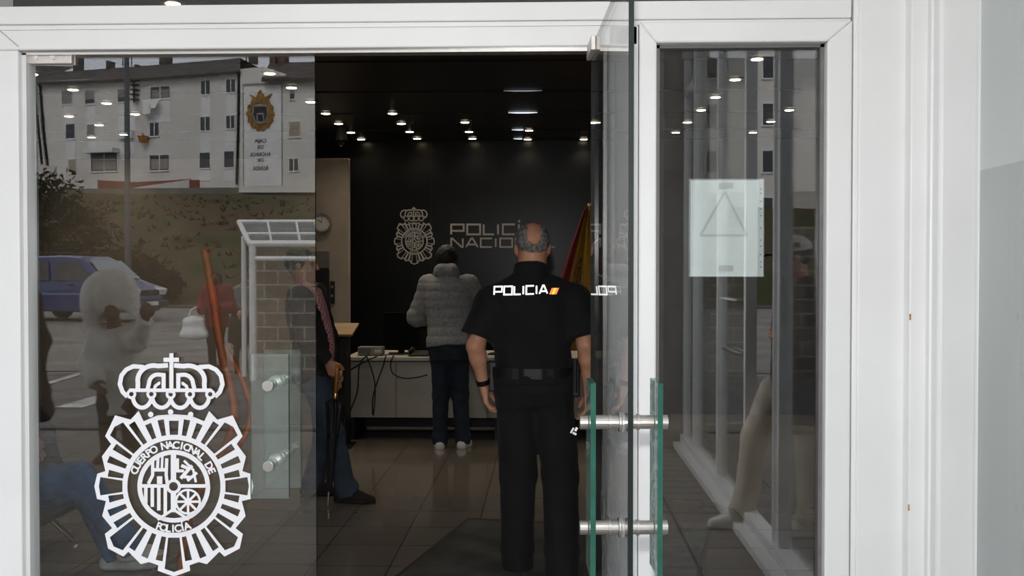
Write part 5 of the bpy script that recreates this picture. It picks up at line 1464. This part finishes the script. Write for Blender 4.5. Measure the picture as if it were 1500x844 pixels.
for pts in (((51, 118), (57, 180), (63, 241)), ((54, 120), (60, 127), (66, 200), (73, 259)), ((345, 104), (351, 110), (350, 190), (348, 270))):
    mb.tube([W1.pt(*W1.hit(x, y), .12) for x, y in pts], .10, 6)
mb.build('drain_pipe', M['black'], b1)
mb = MB()
for x, y, wd, hh in ((115, 84, 6, 18), (243, 81, 11, 16), (162, 90, 3, 12), (204, 96, 5, 6), (371, 80, 5, 8)):
    u, h = W1.hit(x, y, -4.5); kx = 87 / FPX
    for k_ in (0,):
        vs = [W1.pt(u + sx * wd * kx / 2, h - (0 if tz else hh * kx * 1.6), -4.5 + sy * .5) for tz in (0, 1) for sx, sy in ((-1, -1), (1, -1), (1, 1), (-1, 1))]
        mb.add(vs, [(0, 3, 2, 1), (4, 5, 6, 7), (0, 1, 5, 4), (1, 2, 6, 5), (2, 3, 7, 6), (3, 0, 4, 7)])
mb.build('chimney', mat('chimney', '#57504a', .9, var=.2, scale=2), b1)
mb = MB()
for x, y0, y1 in ((180, 72, 97), (193, 76, 97), (361, 80, 90)): mb.tube([W1.pt(*W1.hit(x, y0, -4), -4), W1.pt(*W1.hit(x, y1, -4), -4)], .05, 5)
mb.build('aerial', M['black'], b1)
# sheet hung under a window and a little pot
sh = MB(); 
def shp(u, v):
    x = 212 + (238 - 212) * u + (4 * v if u < .5 else -3 * v); y = 147 + 3 * (1 - u) * 0 + 23 * v * (1 if u < .75 else .6)
    uu, h = W1.hit(x, y); return W1.pt(uu, h, .35 + .10 * math.sin(u * 9) + .3 * v)
sh.grid(14, 8, shp); tag(sh.build('hanging_sheet', M['bwall2'], smooth=True, solid=.02), 'white sheet hung out below a double window of the long block', 'sheet')
u_, h_ = W1.hit(214, 203); pt_ = W1.pt(u_, h_, .4)
r = thing('flower_pot', 'orange flower pot hooked to the wall below the white sheet', 'flower pot', pt_)
MB().tube([(0, 0, -.35), (0, 0, .1), (0, 0, .12)], [.28, .42, .46], 14).build('pot', mat('terracotta', '#c07a2c', .7), r, world=False)
MB().tube([(0, -.4, .12), (0, -.05, .45), (0, .2, .15)], .03, 6).build('hook', M['black'], r, world=False)
# middle panel with the painted arms and words
W2 = Wall2(352, 79.6, 418, 79.0)
b2 = block('tall white gable panel painted with a coat of arms and lettering', W2, [(352, 101), (385, 98), (418, 108), (418, 282), (352, 282)], [], loc=W2.pt(1, 8))
mb = MB()
for a in ((356, 123, 357.3, 272), (412.7, 123, 414, 272), (356, 123, 414, 124.3)): W2.slab(mb, *a, 0, .05)
mb.build('panel_border', M['bshut'], b2)
mb = MB(); W2.slab(mb, 357.5, 124.5, 412.5, 272, 0, .02); mb.build('panel_field', M['bwall2'], b2)
M['arms_gold'] = mat('arms_gold', '#a67c2a', .6, var=.3, scale=3, col2='#6e4c18')
def wdisc(mb, cx, cy, rx, ry, o0, o1, n=18): W2.poly(mb, [(cx + rx * math.cos(2 * PI * i / n), cy + ry * math.sin(2 * PI * i / n)) for i in range(n)], o0, o1)
mb = MB(); wdisc(mb, 382, 167, 15, 21, .02, .07)
for i in range(14):
    a = 2 * PI * i / 14; wdisc(mb, 382 + 16.5 * math.cos(a), 167 + 20.5 * math.sin(a), 4.2, 5.0, .02, .10 + .02 * (i % 2), 10)
ar = mb.build('painted_arms', M['arms_gold'], b2)
mb = MB(); W2.poly(mb, [(370, 152), (372, 146), (366, 138), (376, 143), (379, 136), (382, 132), (385, 136), (388, 143), (399, 137), (393, 146), (395, 152)], .02, .14); mb.build('crown', M['arms_gold'], ar)
mb = MB(); W2.poly(mb, [(371.5, 155), (382, 152), (393, 155), (394, 170), (390, 180), (382, 182), (374, 180), (370.5, 170)], .07, .12); mb.build('silver_edge', M['bshut'], ar)
mb = MB(); W2.poly(mb, [(373, 156.5), (391.5, 156.5), (392, 170), (388, 178), (376, 178), (372.5, 170)], .12, .135); mb.build('shield', mat('shield_dark', '#2a2528', .7, var=.2, scale=2), ar)
mb = MB(); W2.slab(mb, 377, 166, 388, 168, .135, .145); W2.slab(mb, 377, 168, 378.5, 178, .135, .145); W2.slab(mb, 386.5, 168, 388, 178, .135, .145); mb.build('castle', M['bshut'], ar)
kx = 79.4 / FPX
for word, yc, wpx, hp2 in (('CAJA', 206, 19, 5.6), ('DE', 215.5, 9.5, 5), ('AHORROS', 226, 33, 5.6), ('DE', 234.5, 9, 5), ('RONDA', 246.5, 24, 6)):
    vs, fs = text_geo(word, 1.0, .035)
    w0 = max(v[0] for v in vs) - min(v[0] for v in vs); h0 = max(v[1] for v in vs)
    uc, hc = W2.hit(382, yc + hp2 / 2)
    # real writing reads left to right for someone facing the wall; towards the station that is mirrored in the glass
    mb = MB(); mb.add([W2.pt(uc - v[0] / w0 * wpx * kx, hc + v[1] / h0 * hp2 * kx, .035) for v in vs], fs); mb.build('lettering', mat('letter_paint', '#4a4744', .8), b2)
# right hand lower block
W3 = Wall2(418, 79.0, 640, 76.5)
b3 = block('lower white block with tiled roof right of the painted gable panel', W3, [(418, 114), (640, 108), (640, 282), (418, 282)],
           [(425, 124, 432, 145, 'half'), (424, 179, 440, 200, 'beige'), (424, 233, 437, 250, 'glass'), (480, 122, 494, 142, 'glass'), (480, 178, 494, 198, 'blind'), (540, 120, 556, 141, 'glass'), (540, 178, 556, 198, 'glass'), (600, 119, 614, 140, 'dark')], loc=W3.pt(5, 8))
mb = MB()
e0, e1, t0, t1 = W3.hit(383, 115, .7), W3.hit(642, 109, .7), W3.hit(395, 92, -4), W3.hit(642, 87, -4)
mb.add([W3.pt(*e0, .7), W3.pt(*e1, .7), W3.pt(*t1, -4), W3.pt(*t0, -4), W3.pt(*e0, .55), W3.pt(e0[0], e0[1] - .25, .7), W3.pt(e1[0], e1[1] - .25, .7), W3.pt(*e0, -9), W3.pt(*e1, -9)], [(0, 1, 2, 3), (5, 6, 1, 0), (3, 2, 8, 7)])
mb.build('roof', M['broof'], b3)
mb = MB()
for x, y, wd, hh in ((403, 78, 9, 14), (415, 78, 10, 20)):
    u, h = W3.hit(x, y, -4); kx3 = 84 / FPX
    W3.slab_uh(mb, u - wd * kx3 / 2, u + wd * kx3 / 2, h - hh * kx3 * 1.4, h, -4.5, -3.5)
mb.build('chimney', mat('brown_chimney', '#5e4a3e', .9, var=.2, scale=2), b3)
mb = MB(); W3.slab(mb, 418, 82, 452, 99, -8, -5); mb.build('roof_hut', M['bshut'], b3)
# far left wing
W0 = Wall2(20, 86.5, 54, 87)
b0 = block('white end wing with stacked windows left of the long block', W0, [(-40, 112), (53, 119), (69, 282), (-40, 282)],
           [(34, 123, 44, 143, 'beige'), (36, 174, 49, 194, 'beige'), (38, 222, 53, 240, 'blind')], loc=W0.pt(0, 8))
mb = MB(); a_, b__, c_, d_ = W0.hit(-40, 114, .6), W0.hit(55, 121, .6), W0.hit(110, 98, -4), W0.hit(-40, 92, -4)
mb.add([W0.pt(*a_, .6), W0.pt(*b__, .6), W0.pt(*c_, -4), W0.pt(*d_, -4)], [(0, 1, 2, 3)]); mb.build('roof', M['broof'], b0)
struct(MB().box((at_m(30, 260, 79).x, at_m(30, 260, 80.3).y, 7), (at_m(72, 260, 79).x, at_m(30, 260, 80.3).y + .3, at_m(50, 243, 80).z)), 'wall_yard', M['garden_white'])
# building towards the right of the street, seen beside the porch pillar and in the screen
for i, (lab, cx, y0, w_, h_, hb) in enumerate((('cream block with balconies on the far side of the street, right end', 26, -62, 34, 17, 4),)):
    W4 = Wall2(0, 75, 10, 75); W4.A = Vector((cx - w_ / 2, y0, 0)); W4.u = Vector((1, 0, 0)); W4.n = Vector((0, 1, 0))
    r = thing('apartment_building', lab, 'building', (cx, y0, 0))
    mb = MB(); W4.slab_uh(mb, 0, w_, 0, h_, -9, 0); mb.build('wall', M['bwall'], r)
    mb = MB(); W4.slab_uh(mb, -.4, w_ + .4, h_, h_ + .5, -9.4, .4); mb.build('roof', M['broof'], r)
    for ix in range(9):
        for iz in range(4):
            u0 = 1.6 + ix * 3.7; h0 = hb + .9 + iz * 3.1
            f = MB(); W4.slab_uh(f, u0 - .1, u0 + 1.5, h0 - .1, h0, 0, .1); W4.slab_uh(f, u0 - .1, u0, h0, h0 + 1.4, 0, .07); W4.slab_uh(f, u0 + 1.4, u0 + 1.5, h0, h0 + 1.4, 0, .07); W4.slab_uh(f, u0 - .1, u0 + 1.5, h0 + 1.4, h0 + 1.5, 0, .07); W4.slab_uh(f, u0 + .66, u0 + .74, h0, h0 + 1.4, 0, .05)
            fo = f.build('window', M['bframe'], r); g = MB(); W4.slab_uh(g, u0, u0 + 1.4, h0, h0 + 1.4, 0, .02); g.build('pane', M['bpane'], fo)

# ------------------------------------------------------------------ street furniture
lp = at_m(188, 455, 35.5)
r = thing('street_lamp', 'tall grey street lamp post standing behind the blue van', 'street lamp', (lp.x, lp.y, hill_h(lp.x, lp.y) - .1))
MB().tube([(0, 0, 0), (0, 0, .9), (0, 0, 9.4)], [.13, .115, .085], 14).build('pole', mat('grey_pole', '#4a4d50', .6, var=.05), r, world=False, smooth=True)
MB().tube([(0, 0, 0), (0, 0, .35)], [.2, .16], 14).build('base', mat('grey_pole_base', '#5b5f62', .6), r, world=False)
MB().tube([(0, 0, 9.3), (0, .4, 9.9), (0, 1.4, 10.1)], .05, 8).build('arm', mat('grey_arm', '#6b6f72', .6), r, world=False)
MB().box((-.15, 1.2, 10.0), (.15, 1.9, 10.16)).build('lamp_head', M['grey_plastic'], r, world=False, bevel=.04)
# block wall and the white metal shelter in front of it
M['blocks'] = tiles('concrete_block_wall', '#978d80', '#847b70', '#c2bdb4', .42, .22, .012, offset=.5, rough=.9, rot=(PI / 2, 0, 0), nvar=.4)
bw0, bw1 = at_m(372, 400, 15.9), at_m(372, 333, 15.9)
o = MB().box((bw0.x, bw0.y - .2, G0), (.35, bw0.y, bw1.z)).build('wall_block', M['blocks']); o['kind'] = 'structure'
sh = thing('bus_shelter', 'white metal shelter frame standing before the concrete block wall', 'shelter', at_m(420, 540, 15.3))
mb = MB()
def pole(pts, rr, Zs, name='post'):
    P = [at_m(x, y, z) for (x, y), z in zip(pts, Zs)]
    return MB().tube(P, rr, 8).build(name, M['frame'], sh)
zf = 15.2; zn = 13.6
for x, z, rr, top in ((370, zf, .055, 357), (357, 15.7, .04, 346)):
    P = at_m(x, top, z); MB().tube([(P.x, P.y, G0), tuple(P)], rr, 8).build('post', M['frame'], sh)
P = at_m(480, 357, zf); MB().tube([(at_m(600, 357, zf).x, P.y, G0), (at_m(600, 357, zf).x, P.y, P.z)], .055, 8).build('post', M['frame'], sh)
for (x0, y0, z0), (x1, y1, z1), rr in (((350, 325, 16.1), (620, 325, 16.1), .035), ((358, 343, 15.6), (620, 343, 15.6), .03), ((364, 357, 15.2), (620, 357, 15.2), .05), ((374, 379, 15.2), (620, 379, 15.2), .04),
                                       ((350, 325, 16.1), (366, 358, 15.2), .04), ((392, 325, 16.1), (398, 357, 15.2), .02), ((434, 325, 16.1), (440, 357, 15.2), .02), ((520, 325, 16.1), (526, 357, 15.2), .02)):
    MB().tube([at_m(x0, y0, z0), at_m(x1, y1, z1)], rr, 8).build('rail', M['frame'], sh)
rp = [at_m(350, 324.5, 16.1), at_m(620, 324.5, 16.1), at_m(620, 356, 15.2), at_m(364, 356, 15.2)]
MB().add(rp, [(0, 1, 2, 3)]).build('roof_panel', glass('shelter_roof', .05, (.8, .85, .85)), sh, solid=.01)

# ------------------------------------------------------------------ vehicles
def vehicle(name, label, loc, rz, Lc, Wc, profile, belt, glass_poly, wheels, paint, shoulder=.12, extras=None):
    """profile: side outline (x forward, z); upper part leans in above the belt line"""
    r = thing(name, label, 'car' if name != 'van' else 'van', loc, rz)
    top = max(p[1] for p in profile)
    def half(z): 
        return Wc / 2 - shoulder * max(0, (z - belt) / (top - belt)) ** 1.2 - (.05 * max(0, .35 - z) / .35)
    mb = MB(); n = len(profile); K = 8
    vs = []
    for k_ in range(K + 1):
        t = -1 + 2 * k_ / K
        for x, z in profile:
            inset = .10 * abs(t) ** 4
            xx = x * (1 - inset * abs(x) / (Lc / 2) * .9) if abs(x) > Lc * .40 else x
            vs.append((xx, t * half(z), z - (.05 * abs(t) ** 6 if z > top - .25 else 0)))
    fs = [(k_ * n + i, k_ * n + (i + 1) % n, (k_ + 1) * n + (i + 1) % n, (k_ + 1) * n + i) for k_ in range(K) for i in range(n)] + [tuple(range(n))[::-1], tuple(K * n + i for i in range(n))]
    mb.add(vs, fs).build('body', paint, r, world=False, bevel=.03, seg=2)
    for sgn in (-1, 1):
        for pl in glass_poly:
            g = MB(); nn = len(pl); v2 = [(x, sgn * (half(z) + .006), z) for x, z in pl]
            g.add(v2, [tuple(range(nn)) if sgn > 0 else tuple(range(nn))[::-1]]); g.build('side_window', M['bpane'], r, world=False, solid=.012)
    for x, rad in wheels:
        for sgn in (-1, 1):
            y = sgn * (Wc / 2 - .10)
            q = MB(); q.tube([(x, y - .11, rad), (x, y - .09, rad), (x, y + .09, rad), (x, y + .11, rad)], [rad * .9, rad, rad, rad * .9], 24); wo = q.build('wheel', M['black'], r, world=False)
            q = MB(); q.tube([(x, y + sgn * .105, rad), (x, y + sgn * .122, rad)], [rad * .66, rad * .6], 18); q.build('hubcap', M['steel'], wo, world=False)
            q = MB(); q.tube([(x, sgn * (Wc / 2 - .02), rad + .02), (x, sgn * (Wc / 2 + .012), rad + .02)], rad * 1.16, 24); q.build('wheel_arch', M['black'], r, world=False)
    if extras: extras(r, half)
    return r
M['van_blue'] = mat('metallic_blue_paint', '#1c3468', .35, .2, .04, 3, coat=.6)
M['car_grey'] = mat('metallic_grey_paint', '#6d757d', .3, .4, .04, 3, coat=.6)
M['lampglass'] = mat('headlamp_glass', '#dfe3e6', .12, var=.05, coat=.8)
prof = [(-2.15, .35), (-2.2, .55), (-2.18, 1.0), (-2.08, 1.65), (-1.95, 1.80), (-.2, 1.84), (.45, 1.80), (.72, 1.68), (1.30, 1.14), (1.95, .98), (2.15, .84), (2.20, .60), (2.18, .38), (2.05, .24), (-2.05, .26)]
def van_extra(r, half):
    w_ = MB(); w_.add([(.76, -half(1.66) + .10, 1.68), (.76, half(1.66) - .10, 1.68), (1.30, half(1.15) - .07, 1.17), (1.30, -half(1.15) + .07, 1.17)], [(0, 1, 2, 3)]); w_.build('windscreen', mat('pale_windscreen', '#8d979c', .08), r, world=False, solid=.02)
    for sgn in (-1, 1):
        MB().obox((2.02, sgn * .62, .83), (.34, .42, .20), Matrix.Rotation(.25, 3, 'Y')).build('headlamp', M['lampglass'], r, world=False, bevel=.05)
        MB().obox((1.05, sgn * (half(1.2) + .12), 1.16), (.12, .2, .16)).build('wing_mirror', M['black'], r, world=False, bevel=.03)
        MB().tube([(-1.8, sgn * .62, 1.86), (-1.7, sgn * .62, 1.90), (.1, sgn * .62, 1.90), (.2, sgn * .62, 1.85)], .02, 6).build('roof_rail', M['black'], r, world=False)
        MB().box((-2.0, sgn * (half(.75) + .0) - .008, .72), (1.3, sgn * (half(.75) + .0) + .012, .78)).build('side_moulding', mat('moulding_blue', '#5a6f9a', .5), r, world=False)
        MB().box((.18, sgn * half(1.0) - .012, .98), (.36, sgn * half(1.0) + .025, 1.02)).build('door_handle', M['black'], r, world=False)
    MB().box((2.12, -.40, .70), (2.215, .40, .86)).build('grille', M['black'], r, world=False, bevel=.03)
    MB().box((2.08, -.80, .36), (2.26, .80, .56)).build('bumper', mat('dark_blue_bumper', '#1d2a44', .5), r, world=False, bevel=.05)
    MB().box((2.262, -.26, .42), (2.272, .26, .53)).build('number_plate', M['vinyl'], r, world=False)
    q = MB()
    for sg in (-1, 1): q.add([(2.22, 0, .83), (2.22, sg * .07, .76), (2.22, sg * .05, .755), (2.22, 0, .80)], [(0, 1, 2, 3)])
    q.build('badge', M['steel'], r, world=False, solid=.006)
vp = at_m(128, 465, 29)
vehicle('van', 'blue van parked at the foot of the slope', (vp.x - .1, vp.y, .13), math.radians(13), 4.4, 1.78, prof, 1.08,
        [[(-1.95, 1.14), (-1.9, 1.62), (-.55, 1.66), (-.45, 1.12)], [(-.28, 1.12), (-.30, 1.66), (.42, 1.64), (1.02, 1.14)]], [(-1.38, .31), (1.40, .31)], M['van_blue'], .16, van_extra)
prof2 = [(-2.2, .40), (-2.25, .62), (-2.18, .95), (-1.65, 1.06), (-.95, 1.42), (-.2, 1.47), (.45, 1.40), (1.15, 1.0), (1.95, .84), (2.15, .68), (2.18, .40), (2.0, .25), (-2.0, .27)]
def car_extra(r, half):
    for sgn in (-1, 1):
        MB().obox((-2.16, sgn * .62, .82), (.12, .34, .15)).build('tail_lamp', mat('red_lamp', '#7a1d18', .3), r, world=False, bevel=.03)
        MB().obox((2.02, sgn * .62, .70), (.25, .36, .14)).build('headlamp', M['lampglass'], r, world=False, bevel=.04)
        q = MB(); P = [(-1.40, 1.04), (-.92, 1.36), (-.15, 1.41), (.42, 1.35), (1.0, 1.02), (-1.40, 1.02)]
        q.tube([(x, sgn * (half(z) + .02), z) for x, z in P], .018, 6); q.build('window_trim', M['steel'], r, world=False)
    w_ = MB().add([(.50, -.55, 1.385), (.50, .55, 1.385), (1.12, .68, 1.025), (1.12, -.68, 1.025)], [(0, 1, 2, 3)]); w_.build('windscreen', M['bpane'], r, world=False, solid=.02)
cp_ = at_m(372, 462, 27)
vehicle('car', 'grey saloon car half hidden behind the white shelter post', (cp_.x + .9, cp_.y, .08), math.radians(195), 4.4, 1.76, prof2, .98, [[(-1.35, 1.04), (-.92, 1.34), (-.15, 1.40), (-.10, 1.04)], [(0, 1.04), (-.05, 1.40), (.42, 1.33), (.98, 1.03)]], [(-1.35, .32), (1.35, .32)], M['car_grey'], .2, car_extra)

# ------------------------------------------------------------------ people out in the street
M['red_coat'] = mat('dark_red_coat', '#7a1a26', .8, var=.15, scale=8)
M['dark_cloth'] = mat('dark_trousers', '#1b1c22', .85, var=.2, scale=8)
M['tunic'] = mat('white_cotton', '#e6e5e0', .85, var=.04, scale=10)
M['khaki'] = mat('pale_khaki', '#c6beae', .85, var=.06, scale=10)
def street_person(px, py, Zv, H): 
    p = at_m(px, py, Zv); return (p.x, p.y, G0 if p.y < -3.5 else 0)
p = street_person(318, 540, 17.0, 1.64)
J = joints(1.64)
J.update(EL=np.array((-.26, .02, 1.05)), WL=np.array((-.14, .24, .98)), ER=np.array((.27, .0, 1.02)), WR=np.array((.20, .25, 1.02)))
J['KR'] = J['KR'] + np.array((0, .08, 0)); J['AR'] = J['AR'] + np.array((.03, .05, 0)); J['TR'] = J['AR'] + np.array((0, .15, -.05))
person('person', 'woman in dark red coat walking with a white bag on her arm', p, math.radians(10), J, 1.64, top=dict(mat='red_coat', name='coat', g=.05, lo=-.36, disp=folds(.012, 6, 6)), bottom=dict(mat='dark_cloth', ext=.05), shoes=dict(mat='leather'), hair=dict(mat='dark_hair', kind='long', th=.028), skin='skin_dark', res=.016)
b_ = Vector(p)
r = thing('handbag', 'white handbag carried by the woman in the dark red coat', 'handbag', (b_.x + .33 * 0 - .33, b_.y + .16, b_.z + .52))
T = Sdf(); T.cone((-.17, 0, .06), (.17, 0, .06), .07, .07, .05); T.cone((-.13, 0, .28), (.13, 0, .30), .05, .05, .05); T.cone((0, 0, .08), (0, 0, .28), .09, .07, .12); T.cone((-.14, 0, .07), (-.12, 0, .28), .07, .05, .05); T.cone((.14, 0, .07), (.12, 0, .28), .07, .05, .05)
soft('bag_body', T.mesh(.014), M['vinyl'], r)
MB().tube([(-.10, .0, .30), (-.06, 0, .46), (.04, 0, .52), (.12, 0, .44), (.12, 0, .30)], .012, 8).build('strap', M['vinyl'], r, world=False, smooth=True)
p = street_person(353, 553, 16.2, 1.05)
J = joints(1.02); J['HD'] = J['HD'] + np.array((0, .01, .015))
J['KL'] = J['KL'] + np.array((0, .10, 0)); J['AR'] = J['AR'] + np.array((0, -.10, .03)); J['TR'] = J['AR'] + np.array((0, .08, -.04)); J['TL'] = J['AL'] + np.array((0, .08, -.03))
person('person', 'small child in dark quilted coat walking beside the woman', p, math.radians(-8), J, 1.02, top=dict(mat='dark_jacket', name='coat', g=.04, lo=-.30), bottom=dict(mat='dark_cloth', ext=.05), shoes=dict(mat='leather'), hair=dict(mat='dark_hair', th=.014), hs=1.28, res=.013, hands=(dict(res=.004), dict(res=.004)))
# person in the long white tunic with a white scarf over head and shoulders
ZT_ = 8.2
p = street_person(174, 690, ZT_, 1.6)
TX = lambda px: (px - 174) / FPX * ZT_
TH = lambda py: 1.56 - (py - 395) / FPX * ZT_
tv = lambda px, y, py: np.array((TX(px), y, TH(py)))
J = joints(1.62)
J.update(N=tv(172, .02, 480), HD=tv(172, .10, 452), P=tv(174, -.03, 572), SL=tv(145, 0, 490), SR=tv(203, .02, 488), EL=tv(136, .05, 540), WL=tv(160, .22, 560), ER=tv(214, .14, 500), WR=tv(236, .26, 466))
def scarf_extra(r, R, L, s, hp, J, HR):
    T = Sdf(); T.ell(tv(162, .02, 433), (.205, .19, .215), .05); T.cone(tv(146, .0, 440), tv(136, .0, 482), .12, .07, .10); T.cone(tv(180, .02, 420), tv(208, .06, 470), .10, .05, .10)
    T.ell(tv(182, .10, 480), (.17, .60, .135), 0, None, 's')
    soft('head_scarf', T.mesh(.012), M['tunic'], r, folds(.010, 10, 6))
person('person', 'person in long white tunic with white scarf draped over head and shoulders', p, 0, J, 1.62, skin='skin_dark', top=dict(mat='tunic', name='tunic', g=.035, lo=-.40, sleeve='long', disp=folds(.014, 9, 3)), bottom=dict(mat='dark_cloth'), shoes=dict(mat='leather'), hair=dict(mat='dark_hair'), look=(.5, 1, -.6), extra=scarf_extra, res=.014,
       hands=(dict(), dict(curl=.9)))
# man with a cap stepping out through the open bay of the glass screen
ZC = 6.1
c_ = mirror(at_y(1138, 395, ZC)); cx_, cy_ = 1.46, c_.y
CX = lambda px: (px - 1138) / FPX * ZC
CH = lambda py: 1.56 - (py - 395) / FPX * ZC
# local +y is towards the left of the picture
cv = lambda px, side, py: np.array((side, -((px - 800) / FPX * ZC - cx_), CH(py)))
J = joints(1.78)
J.update(P=cv(1168, 0, 565), N=cv(1170, 0, 415), HD=cv(1158, 0, 378), SL=cv(1172, -.19, 432), SR=cv(1168, .19, 432), EL=cv(1185, -.25, 500), ER=cv(1186, .25, 500), WL=cv(1150, -.12, 492), WR=cv(1148, .10, 490),
         HL=cv(1138, -.09, 575), HR=cv(1172, .09, 575), KL=cv(1108, -.08, 640), KR=cv(1178, .08, 660), AL=cv(1092, -.09, 742), AR=cv(1180, .09, 742))
J['AL'][2] = .085; J['AR'][2] = .085
J['TL'] = J['AL'] + np.array((0, .16, -.05)); J['TR'] = J['AR'] + np.array((0, .16, -.05))
def cap_extra(r, R, L, s, hp, J, HR):
    T = Sdf(); T.ell(hp(0, -.012, .045), (.088, .108, .090), .01, HR); T.half(hp(0, 0, .035), -HR[:, 2])
    cap = soft('cap', T.mesh(.007), M['bframe'], r)
    T = Sdf(); T.ell(hp(0, .135, .035), (.070, .075, .010), .01, HR); soft('cap_peak', T.mesh(.006), M['black'], cap)
    vs, fs = text_geo('89', .055, .002)
    q = MB()
    for sgn in (-1, 1):
        q.add([hp(sgn * (.0905 - .9 * (v - .04) ** 2 * 3 - abs(v - .02) * .18), sgn * u + .0, .048 + v) for u, v in vs], fs)
    q.build('cap_number', M['black'], cap, world=False)
person('person', 'man in cap, dark coat and pale trousers stepping through the glass screen', (cx_, cy_, 0), PI / 2, J, 1.78, top=dict(mat='dark_jacket', name='coat', g=.045, lo=-.34, disp=folds(.012)), bottom=dict(mat='khaki', ext=.05, brk=1), shoes=dict(mat='white_shoe'), hair=dict(mat='dark_hair'), extra=cap_extra, res=.013)

# dark clothed person at the left edge, mostly hidden by the white jamb, with a soft bag at the hip
ZB_ = 7.0
p = street_person(2, 700, ZB_, 1.7)
J = joints(1.68); J['ER'] = J['ER'] + np.array((.02, .0, 0))
person('person', 'person in dark coat at left jamb, mostly hidden by white frame', p, 0, J, 1.68, top=dict(mat='dark_jacket', name='coat', g=.045, lo=-.3, disp=folds(.012)), bottom=dict(mat='dark_cloth'), shoes=dict(mat='leather'), hair=dict(mat='dark_hair', th=.014), res=.016)
bp2 = at_m(58, 612, ZB_ - .12)
r = thing('shoulder_bag', 'black soft shoulder bag hanging at the left white jamb', 'bag', bp2)
T = Sdf(); T.ell((0, 0, .13), (.085, .08, .14), .05); T.cone((.05, 0, .03), (-.06, 0, .03), .05, .05, .05); T.cone((-.02, 0, .25), (-.06, 0, .42), .05, .03, .06)
soft('bag_body', T.mesh(.012), M['dark_jacket'], r, folds(.012, 12, 12))
MB().tube([(.05, -.0, .22), (.03, 0, .42), (-.03, 0, .62), (-.10, .02, .86)], .012, 8).build('strap', M['black'], r, world=False, smooth=True)
